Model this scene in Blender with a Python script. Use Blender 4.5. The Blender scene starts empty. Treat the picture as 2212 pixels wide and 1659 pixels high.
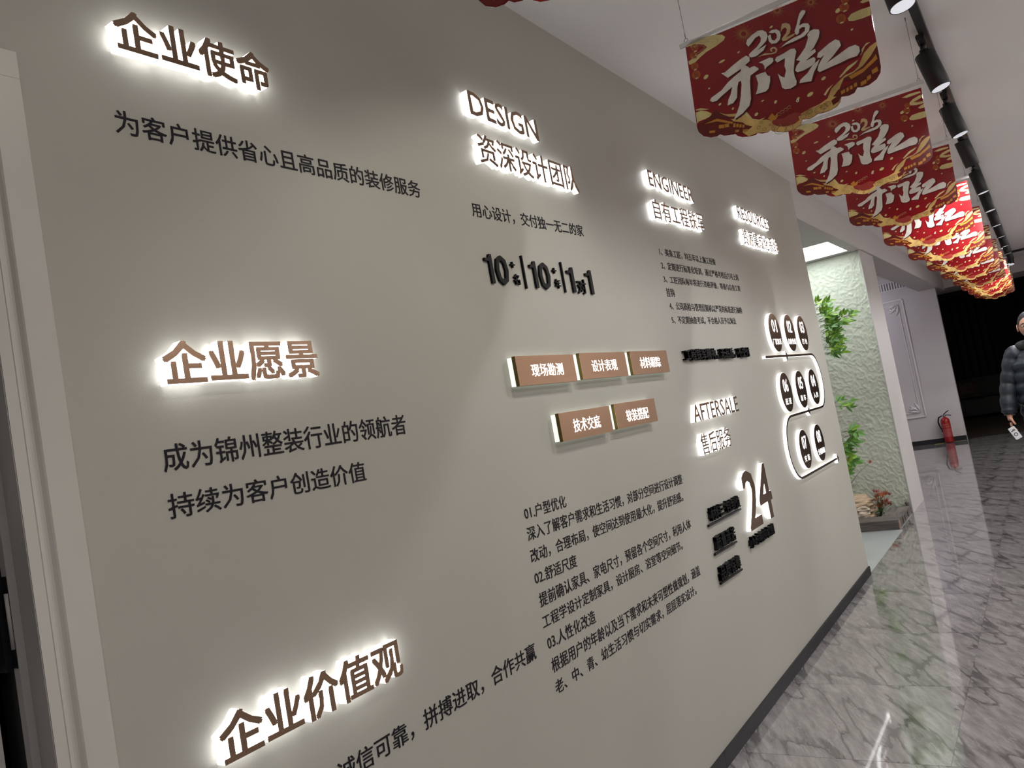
import bpy, bmesh, math, random
from mathutils import Vector, Matrix, Euler
from mathutils.geometry import tessellate_polygon
R=random.Random(7)
PI=math.pi
SC=bpy.context.scene
COL=SC.collection

# ------------------------------------------------------------------ camera
cam=bpy.data.cameras.new('camera'); cam_o=bpy.data.objects.new('camera',cam); COL.objects.link(cam_o)
_yaw,_pit,_rol=0.58351878,0.06324599,-0.17818469
f=Vector((math.cos(_pit)*math.cos(_yaw),math.cos(_pit)*math.sin(_yaw),math.sin(_pit)))
rt=f.cross(Vector((0,0,1))).normalized(); up=rt.cross(f)
r2=math.cos(_rol)*rt+math.sin(_rol)*up; u2=-math.sin(_rol)*rt+math.cos(_rol)*up
M=Matrix((( r2.x,u2.x,-f.x,0),(r2.y,u2.y,-f.y,-1.28),(r2.z,u2.z,-f.z,1.372),(0,0,0,1)))
cam_o.matrix_world=M
cam.sensor_width=36; cam.lens=1740/2212*36; cam.clip_start=.02; cam.clip_end=100
SC.camera=cam_o
# ------------------------------------------------------------------ world, colour management, room and fill lights
w=bpy.data.worlds.new('world'); SC.world=w; w.use_nodes=True
w.node_tree.nodes['Background'].inputs[0].default_value=(.75,.78,.85,1)
w.node_tree.nodes['Background'].inputs[1].default_value=.02
SC.view_settings.view_transform='Standard'; SC.view_settings.look='None'
SC.view_settings.exposure=-.1; SC.view_settings.gamma=1; SC.view_settings.use_curve_mapping=False
def area(name,loc,rot,sx,sy,e,col=(1,1,1)):
    l=bpy.data.lights.new(name,'AREA'); l.shape='RECTANGLE'; l.size=sx; l.size_y=sy; l.energy=e; l.color=col
    o=bpy.data.objects.new(name,l); COL.objects.link(o); o.location=loc; o.rotation_euler=rot; return o
# added fill lights, unseen, over the open side of the corridor
FILLS=((-.6,13),(2.6,17),(5.8,32),(9.0,36),(12.2,44))
for px,e in FILLS:
    area('side_fill_light',(px,-2.75,2.78),(0,0,0),1.2,.6,e,(1,.965,.93))
# added uplight, out of view by the opposite wall, to brighten the ceiling
area('ceiling_fill_light',(5.5,-3.45,2.35),(math.radians(168),0,0),13,.15,105,(1,.97,.97))
# a cool lamp in the side recess by the panelled wall, and the lit opal panel over the planting niche
area('recess_light',(13.9,1.75,2.6),(0,math.radians(-50),0),.3,.6,15,(.86,.84,1))

# ------------------------------------------------------------------ helpers
def link(o,parent=None):
    COL.objects.link(o)
    if parent is not None: o.parent=parent
    return o
def tag(o,label=None,cat=None,group=None,kind=None):
    if label: o['label']=label
    if cat: o['category']=cat
    if group: o['group']=group
    if kind: o['kind']=kind
    return o
def empty(name,loc=(0,0,0),rz=0):
    o=bpy.data.objects.new(name,None); o.empty_display_size=.05; o.location=loc; o.rotation_euler=(0,0,rz); return link(o)
class MB:
    def __init__(s): s.bm=bmesh.new()
    def box(s,a,b,mi=0,rot=None,c=None):
        vs=[s.bm.verts.new((x,y,z)) for x in (a[0],b[0]) for y in (a[1],b[1]) for z in (a[2],b[2])]
        F=[(0,1,3,2),(4,6,7,5),(0,4,5,1),(2,3,7,6),(0,2,6,4),(1,5,7,3)]
        fs=[s.bm.faces.new([vs[i] for i in q]) for q in F]
        for q in fs: q.material_index=mi
        if rot is not None: bmesh.ops.rotate(s.bm,verts=vs,cent=c or ((a[0]+b[0])/2,(a[1]+b[1])/2,(a[2]+b[2])/2),matrix=rot)
        return fs
    def tube(s,pts,rad,n=8,mi=0,caps=True,smooth=True):
        pts=[Vector(p) for p in pts]
        if not hasattr(rad,'__len__'): rad=[rad]*len(pts)
        rings=[]; prev=None
        for i,p in enumerate(pts):
            t=((pts[min(i+1,len(pts)-1)]-pts[max(i-1,0)])).normalized()
            if prev is None:
                a=Vector((0,0,1)) if abs(t.z)<.9 else Vector((1,0,0)); u=t.cross(a).normalized()
            else: u=(prev-t*prev.dot(t)).normalized()
            prev=u; v=t.cross(u)
            rings.append([s.bm.verts.new(p+rad[i]*(math.cos(2*PI*k/n)*u+math.sin(2*PI*k/n)*v)) for k in range(n)])
        for a,b in zip(rings,rings[1:]):
            for k in range(n):
                q=s.bm.faces.new((a[k],a[(k+1)%n],b[(k+1)%n],b[k])); q.smooth=smooth; q.material_index=mi
        if caps:
            for r_ in (rings[0][::-1],rings[-1]):
                q=s.bm.faces.new(r_); q.material_index=mi
        return rings
    def lathe(s,prof,n=24,mi=0,center=(0,0),smooth=True):
        rings=[]
        for r_,z in prof:
            rings.append([s.bm.verts.new((center[0]+r_*math.cos(2*PI*k/n),center[1]+r_*math.sin(2*PI*k/n),z)) for k in range(n)])
        for a,b in zip(rings,rings[1:]):
            for k in range(n):
                q=s.bm.faces.new((a[k],a[(k+1)%n],b[(k+1)%n],b[k])); q.smooth=smooth; q.material_index=mi
        for r_ in (rings[0][::-1],rings[-1]):
            q=s.bm.faces.new(r_); q.material_index=mi
    def poly(s,pts,thick=None,mi=0,axis='y'):
        # flat polygon in x,z (axis y) given as 3D points; optional extrusion vector
        pts=[Vector(p) for p in pts]
        tris=tessellate_polygon([pts])
        vs=[s.bm.verts.new(p) for p in pts]
        for t in tris:
            try: q=s.bm.faces.new([vs[i] for i in t]); q.material_index=mi
            except ValueError: pass
        if thick is not None:
            th=Vector(thick); ws=[s.bm.verts.new(p+th) for p in pts]
            for t in tris:
                try: q=s.bm.faces.new([ws[i] for i in reversed(t)]); q.material_index=mi
                except ValueError: pass
            n=len(pts)
            for i in range(n):
                q=s.bm.faces.new((vs[i],vs[(i+1)%n],ws[(i+1)%n],ws[i])); q.material_index=mi
        return vs
    def done(s,name,mats,parent=None,recalc=True,bevel=0):
        if bevel:
            bmesh.ops.bevel(s.bm,geom=[e for e in s.bm.edges],offset=bevel,segments=2,affect='EDGES',clamp_overlap=True)
        if recalc: bmesh.ops.recalc_face_normals(s.bm,faces=s.bm.faces)
        me=bpy.data.meshes.new(name); s.bm.to_mesh(me); s.bm.free()
        for m in (mats if isinstance(mats,(list,tuple)) else [mats]): me.materials.append(m)
        return link(bpy.data.objects.new(name,me),parent)
def share(o,name,parent=None,loc=None,rot=None,scale=None):
    c=bpy.data.objects.new(name,o.data); link(c,parent)
    if loc is not None: c.location=loc
    if rot is not None: c.rotation_euler=rot
    if scale is not None: c.scale=scale
    return c
# ------------------------------------------------------------------ materials
MATS={}
def mat(name,col,rough=.5,metal=0,emis=None,es=0,spec=None,coat=0,trans=0,bump=None,var=None,aniso=0,alpha=1):
    m=bpy.data.materials.new(name); m.use_nodes=True; nt=m.node_tree; b=nt.nodes['Principled BSDF']
    b.inputs['Base Color'].default_value=(*col,1); b.inputs['Roughness'].default_value=rough; b.inputs['Metallic'].default_value=metal
    if emis: b.inputs['Emission Color'].default_value=(*emis,1); b.inputs['Emission Strength'].default_value=es
    if spec is not None: b.inputs['Specular IOR Level'].default_value=spec
    if coat: b.inputs['Coat Weight'].default_value=coat; b.inputs['Coat Roughness'].default_value=.05
    if trans: b.inputs['Transmission Weight'].default_value=trans
    if aniso: b.inputs['Anisotropic'].default_value=aniso
    tc=nt.nodes.new('ShaderNodeTexCoord')
    if var:
        sc,amt=var[0],var[1]
        n=nt.nodes.new('ShaderNodeTexNoise'); n.inputs['Scale'].default_value=sc; n.inputs['Detail'].default_value=4
        mp=nt.nodes.new('ShaderNodeMapping'); mp.inputs['Scale'].default_value=var[2] if len(var)>2 else (1,1,1)
        nt.links.new(tc.outputs['Object'],mp.inputs[0]); nt.links.new(mp.outputs[0],n.inputs['Vector'])
        r_=nt.nodes.new('ShaderNodeValToRGB'); r_.color_ramp.elements[0].position=.3; r_.color_ramp.elements[1].position=.7
        r_.color_ramp.elements[0].color=(*[c*(1-amt) for c in col],1); r_.color_ramp.elements[1].color=(*[min(1,c*(1+amt)) for c in col],1)
        nt.links.new(n.outputs['Fac'],r_.inputs[0]); nt.links.new(r_.outputs[0],b.inputs['Base Color'])
    if bump:
        n=nt.nodes.new('ShaderNodeTexNoise'); n.inputs['Scale'].default_value=bump[0]; n.inputs['Detail'].default_value=5
        mp=nt.nodes.new('ShaderNodeMapping'); mp.inputs['Scale'].default_value=bump[3] if len(bump)>3 else (1,1,1)
        nt.links.new(tc.outputs['Object'],mp.inputs[0]); nt.links.new(mp.outputs[0],n.inputs['Vector'])
        bp=nt.nodes.new('ShaderNodeBump'); bp.inputs['Strength'].default_value=bump[1]; bp.inputs['Distance'].default_value=bump[2]
        nt.links.new(n.outputs['Fac'],bp.inputs['Height']); nt.links.new(bp.outputs[0],b.inputs['Normal'])
    MATS[name]=m; return m
m_wall=mat('wall_paint',(.385,.374,.332),.55,bump=(260,.12,.002,(1,1,2.2)),var=(1.6,.03),spec=.3)
m_white=mat('white_paint',(.49,.465,.46),.6,bump=(140,.05,.002),spec=.3)
m_ceil=mat('ceiling_paint',(.76,.74,.735),.7,bump=(60,.05,.002),spec=.2)
m_trimw=mat('door_lacquer',(.50,.48,.44),.4,spec=.4,var=(3,.02))
m_glow=mat('opal_acrylic_lit',(.9,.9,.9),.3,emis=(1,1,1),es=2.9)
m_glow3=mat('opal_acrylic_far',(.9,.9,.9),.3,emis=(1,1,1),es=2.0)
m_glow2=mat('opal_acrylic_disc',(.9,.9,.9),.3,emis=(1,1,1),es=2.2)
m_glowc=mat('opal_acrylic_dim',(.8,.8,.76),.3,emis=(.93,1,.9),es=.95)
m_cut=mat('lit_cutout',(.9,.9,.9),.3,emis=(1,1,1),es=1.4)
m_bronze=mat('brushed_bronze',(.40,.27,.19),.2,1,bump=(40,.06,.001,(1,1,40)),aniso=.4)
m_copper=mat('brushed_copper_card',(.55,.355,.24),.12,1,bump=(30,.05,.001,(60,1,1)),aniso=.5)
m_copside=mat('dark_brass_edge',(.16,.12,.045),.35,1)
m_black=mat('black_vinyl',(.010,.009,.013),.6,spec=.15,var=(20,.2))
m_blk3=mat('black_acrylic',(.009,.009,.010),.45,spec=.1,var=(30,.3))
m_base=mat('dark_skirting',(.020,.020,.023),.5,spec=.2,var=(12,.15))
m_lampb=mat('lamp_black',(.004,.004,.004),.5,var=(30,.2))
m_lens=mat('lamp_lens',(.9,.9,.95),.3,emis=(.93,.95,1),es=7)
m_refl=mat('lamp_reflector',(.8,.8,.85),.25,.6,emis=(.9,.92,1),es=.6)
m_steel=mat('wire_grey',(.22,.22,.23),.35,.7,var=(200,.2))
m_clear=mat('clear_rail',(.8,.8,.8),.15,trans=.7,var=(40,.05))
m_void=mat('unlit_room_black',(.012,.0105,.0095),.8,var=(3,.3))  # near-black colours here stand in for the darkness of the unlit rooms
m_curt=mat('unlit_curtain_black',(.016,.013,.011),.85,var=(30,.3,(8,8,.3)))
m_sofa=mat('unlit_sofa_black',(.010,.009,.008),.7,var=(20,.3))
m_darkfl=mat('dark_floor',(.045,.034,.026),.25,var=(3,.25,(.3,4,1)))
m_niche=mat('pale_niche_floor',(.36,.385,.38),.25,var=(3,.06))
m_seal=mat('black_rubber',(.004,.004,.004),.6,var=(50,.2))
m_pan=mat('opal_ceiling_panel',(.9,.9,.9),.4,emis=(.93,1,.99),es=7)
# cream-green hand-trowelled plaster
m_plas=mat('trowelled_plaster',(.50,.525,.44),.42,bump=(34,.55,.012,(1,1,.8)),var=(4,.04),spec=.5)
def marble(name,off):
    m=mat(name,(.2,.19,.185),.06,spec=.9); nt=m.node_tree; b=nt.nodes['Principled BSDF']; b.inputs['Coat Weight'].default_value=.55; b.inputs['Coat Roughness'].default_value=.03
    tc=nt.nodes.new('ShaderNodeTexCoord'); mp=nt.nodes.new('ShaderNodeMapping'); mp.inputs['Rotation'].default_value=(0,0,math.radians(-28)); mp.inputs['Scale'].default_value=(1.3,7.5,1); mp.inputs['Location'].default_value=off
    vr=nt.nodes.new('ShaderNodeVectorRotate') if False else None
    rot=nt.nodes.new('ShaderNodeMapping'); rot.inputs['Rotation'].default_value=(0,0,math.radians(-28))
    nt.links.new(tc.outputs['Object'],rot.inputs[0])
    mp.inputs['Rotation'].default_value=(0,0,0); nt.links.new(rot.outputs[0],mp.inputs[0])
    n1=nt.nodes.new('ShaderNodeTexNoise'); n1.inputs['Scale'].default_value=3.2; n1.inputs['Detail'].default_value=9; n1.inputs['Roughness'].default_value=.68; n1.inputs['Distortion'].default_value=.25
    nt.links.new(mp.outputs[0],n1.inputs['Vector'])
    r1=nt.nodes.new('ShaderNodeValToRGB'); e=r1.color_ramp.elements; e[0].position=.30; e[0].color=(.105,.098,.096,1); e[1].position=.70; e[1].color=(.32,.30,.295,1)
    nt.links.new(n1.outputs['Fac'],r1.inputs[0])
    n2=nt.nodes.new('ShaderNodeTexNoise'); n2.inputs['Scale'].default_value=1.7; n2.inputs['Detail'].default_value=7; n2.inputs['Distortion'].default_value=.3
    mp2=nt.nodes.new('ShaderNodeMapping'); mp2.inputs['Scale'].default_value=(.75,3.6,1); mp2.inputs['Location'].default_value=(off[0]+3.1,off[1]+1.3,0)
    nt.links.new(rot.outputs[0],mp2.inputs[0]); nt.links.new(mp2.outputs[0],n2.inputs['Vector'])
    r2=nt.nodes.new('ShaderNodeValToRGB'); r2.color_ramp.elements[0].position=.455; r2.color_ramp.elements[0].color=(0,0,0,1)
    r2.color_ramp.elements[1].position=.545; r2.color_ramp.elements[1].color=(0,0,0,1)
    q=r2.color_ramp.elements.new(.497); q.color=(1,1,1,1); q=r2.color_ramp.elements.new(.505); q.color=(.25,.25,.25,1)
    nt.links.new(n2.outputs['Fac'],r2.inputs[0])
    mx=nt.nodes.new('ShaderNodeMixRGB'); mx.inputs[2].default_value=(.055,.051,.050,1)
    nt.links.new(r2.outputs[0],mx.inputs[0]); nt.links.new(r1.outputs[0],mx.inputs[1])
    n3=nt.nodes.new('ShaderNodeTexNoise'); n3.inputs['Scale'].default_value=2.3; n3.inputs['Detail'].default_value=5; n3.inputs['Distortion'].default_value=.35
    mp3=nt.nodes.new('ShaderNodeMapping'); mp3.inputs['Scale'].default_value=(.8,3.4,1); mp3.inputs['Location'].default_value=(off[0]+8.1,off[1]+5.3,0)
    nt.links.new(rot.outputs[0],mp3.inputs[0]); nt.links.new(mp3.outputs[0],n3.inputs['Vector'])
    r3=nt.nodes.new('ShaderNodeValToRGB'); r3.color_ramp.elements[0].position=.494; r3.color_ramp.elements[0].color=(0,0,0,1)
    r3.color_ramp.elements[1].position=.506; r3.color_ramp.elements[1].color=(0,0,0,1)
    q=r3.color_ramp.elements.new(.5); q.color=(.28,.28,.28,1)
    nt.links.new(n3.outputs['Fac'],r3.inputs[0])
    mx2=nt.nodes.new('ShaderNodeMixRGB'); mx2.inputs[2].default_value=(.42,.40,.39,1)
    nt.links.new(r3.outputs[0],mx2.inputs[0]); nt.links.new(mx.outputs[0],mx2.inputs[1])
    nt.links.new(mx2.outputs[0],b.inputs['Base Color'])
    return m
m_mar=marble('polished_grey_marble',(0,0,0)); m_mar2=marble('polished_grey_marble_b',(4.2,2.7,0))
m_grout=mat('grout',(.09,.085,.082),.7,var=(60,.1))
# lettering: kind, text, [x, z, ux, uz, vx, vz] on the wall in metres
TX=[
('glow', '企业使命', [0.8334, 2.1743, 0.3498, 0.0071, -0.0006, 0.0822]),
('glow', '企业愿景', [0.8316, 1.5627, 0.3571, 0.003, 0.002, 0.0804]),
('glow', '企业价值观', [0.8305, 0.908, 0.4577, 0.0002, -0.0006, 0.0827]),
('glow', 'DESIGN', [1.9453, 2.3244, 0.3843, -0.0035, 0.0003, 0.0751]),
('glow', '资深设计团队', [1.9523, 2.1783, 0.6033, -0.0005, -0.001, 0.0929]),
('glow', 'ENGINEER', [3.2338, 2.3202, 0.5226, -0.0026, 0.0037, 0.0718]),
('glow', '自有工程铁军', [3.2226, 2.1712, 0.6129, 0.0115, 0.0049, 0.0908]),
('glow', 'RESOURCES', [4.4413, 2.3319, 0.6114, -0.0006, 0.0102, 0.0746]),
('glow', '资源集成化系统', [4.45, 2.1857, 0.7007, 0.0074, -0.0032, 0.091]),
('glow', 'AFTERSALE', [3.2273, 1.2905, 0.5843, 0.0054, -0.0015, 0.0743]),
('glow', '售后服务', [3.2492, 1.1477, 0.3744, 0.0012, 0.0031, 0.0906]),
('glow', '24', [3.648, 0.7473, 0.4036, 0.0003, 0.0016, 0.2704]),
('vin', '为客户提供省心且高品质的装修服务', [0.8254, 2.0254, 0.8426, 0.0063, 0.0018, 0.0459]),
('vin', '成为锦州整装行业的领航者', [0.8192, 1.4155, 0.6351, 0.0054, 0.0009, 0.0484]),
('vin', '持续为客户创造价值', [0.8163, 1.3341, 0.4802, -0.0025, 0.0003, 0.044]),
('vin', '诚信可靠，拼搏进取，合作共赢', [1.0853, 0.758, 0.7336, 0.0095, 0.0015, 0.0456]),
('vin', '用心设计，交付独一无二的家', [1.8922, 2.0119, 0.6761, 0.0125, 0.0061, 0.0445]),
('vin', '01.户型优化', [1.8824, 1.1324, 0.2337, -0.0025, -0.0009, 0.0379]),
('vin', '深入了解客户需求和生活习惯，对部分空间进行设计调整', [1.8789, 1.0727, 1.1462, -0.0078, 0.0028, 0.0403]),
('vin', '改动，合理布局，使空间达到使用最大化，提升舒适感。', [1.876, 1.0122, 1.1222, -0.0137, 0.0035, 0.0392]),
('vin', '02.舒适尺度', [1.876, 0.9518, 0.2396, -0.0079, 0.0031, 0.0378]),
('vin', '提前确认家具、家电尺寸，预留各个空间尺寸，利用人体', [1.8807, 0.887, 1.143, -0.0014, -0.0008, 0.0407]),
('vin', '工程学设计定制家具，设计厨房、浴室等空间细节。', [1.8768, 0.8288, 1.0294, -0.0016, 0.0017, 0.0378]),
('vin', '03.人性化改造', [1.8817, 0.7687, 0.2825, -0.0057, -0.0001, 0.0395]),
('vin', '根据用户的年龄以及当下需求和未来可塑性做规划，涵盖', [1.8837, 0.7038, 1.1425, -0.0036, -0.0039, 0.0414]),
('vin', '老、中、青、幼生活习惯与切实需求，层层落实设计。', [1.883, 0.6453, 1.0721, -0.0029, -0.0027, 0.0389]),
('vin', '1、美象工匠，均五年以上施工经验', [3.247, 2.0188, 0.7094, 0.0104, -0.0028, 0.0359]),
('vin', '2、定期进行标准化培训，通过严格考核后方可上岗', [3.2388, 1.9573, 1.0407, 0.0131, 0.0004, 0.0363]),
('vin', '3、工匠团队每年将进行资格评级，等级与自身工资', [3.2358, 1.898, 1.0422, 0.0133, 0.0028, 0.0336]),
('vin', '挂钩', [3.2385, 1.8369, 0.0893, 0.0023, 0.0048, 0.0388]),
('vin', '4、公司质检与管理层随机以严苛的标准进行抽检', [3.2443, 1.7799, 0.9896, 0.0103, 0.0054, 0.0363]),
('vin', '5、不定期抽查考试，不合格人员予以淘汰', [3.2388, 1.7185, 0.8569, 0.0115, 0.005, 0.0353]),
('blk', '10', [1.9025, 1.816, 0.1162, -0.0014, -0.0003, 0.087]),
('blk', '+', [2.0368, 1.8712, 0.0231, 0.0002, 0.0013, 0.0183]),
('blk', '名', [2.0424, 1.8203, 0.0314, -0.0008, 0.003, 0.0321]),
('blk', '|', [2.1048, 1.8097, 0.0106, 0.0, 0.001, 0.1046]),
('blk', '10', [2.1443, 1.8156, 0.1185, -0.0015, -0.0017, 0.0858]),
('blk', '+', [2.2846, 1.8712, 0.0244, 0.0, 0.0028, 0.0185]),
('blk', '年', [2.2894, 1.8209, 0.0346, 0.0002, 0.0027, 0.0319]),
('blk', '|', [2.3472, 1.8098, 0.0113, -0.0, 0.0008, 0.1041]),
('blk', '1', [2.3793, 1.8137, 0.0438, 0.0005, 0.0015, 0.0863]),
('blk', '对', [2.4388, 1.8103, 0.0614, 0.0006, 0.0019, 0.0522]),
('blk', '1', [2.5099, 1.8135, 0.045, 0.001, 0.0023, 0.0862]),
('blk', '工程铁军精神，无品质，不交付', [3.273, 1.5538, 0.8903, 0.0015, 0.013, 0.0516]),
('blk', '材料三包到位', [3.2138, 0.8762, 0.3795, -0.0049, 0.0004, 0.0548]),
('blk', '质量承诺', [3.2152, 0.7538, 0.2406, -0.0028, -0.0022, 0.059]),
('blk', '品质保障', [3.2003, 0.6319, 0.2532, -0.0051, 0.0045, 0.0578]),
('blk', '小时响应机制', [3.6314, 0.6706, 0.369, -0.0036, 0.0047, 0.0528])]
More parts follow.
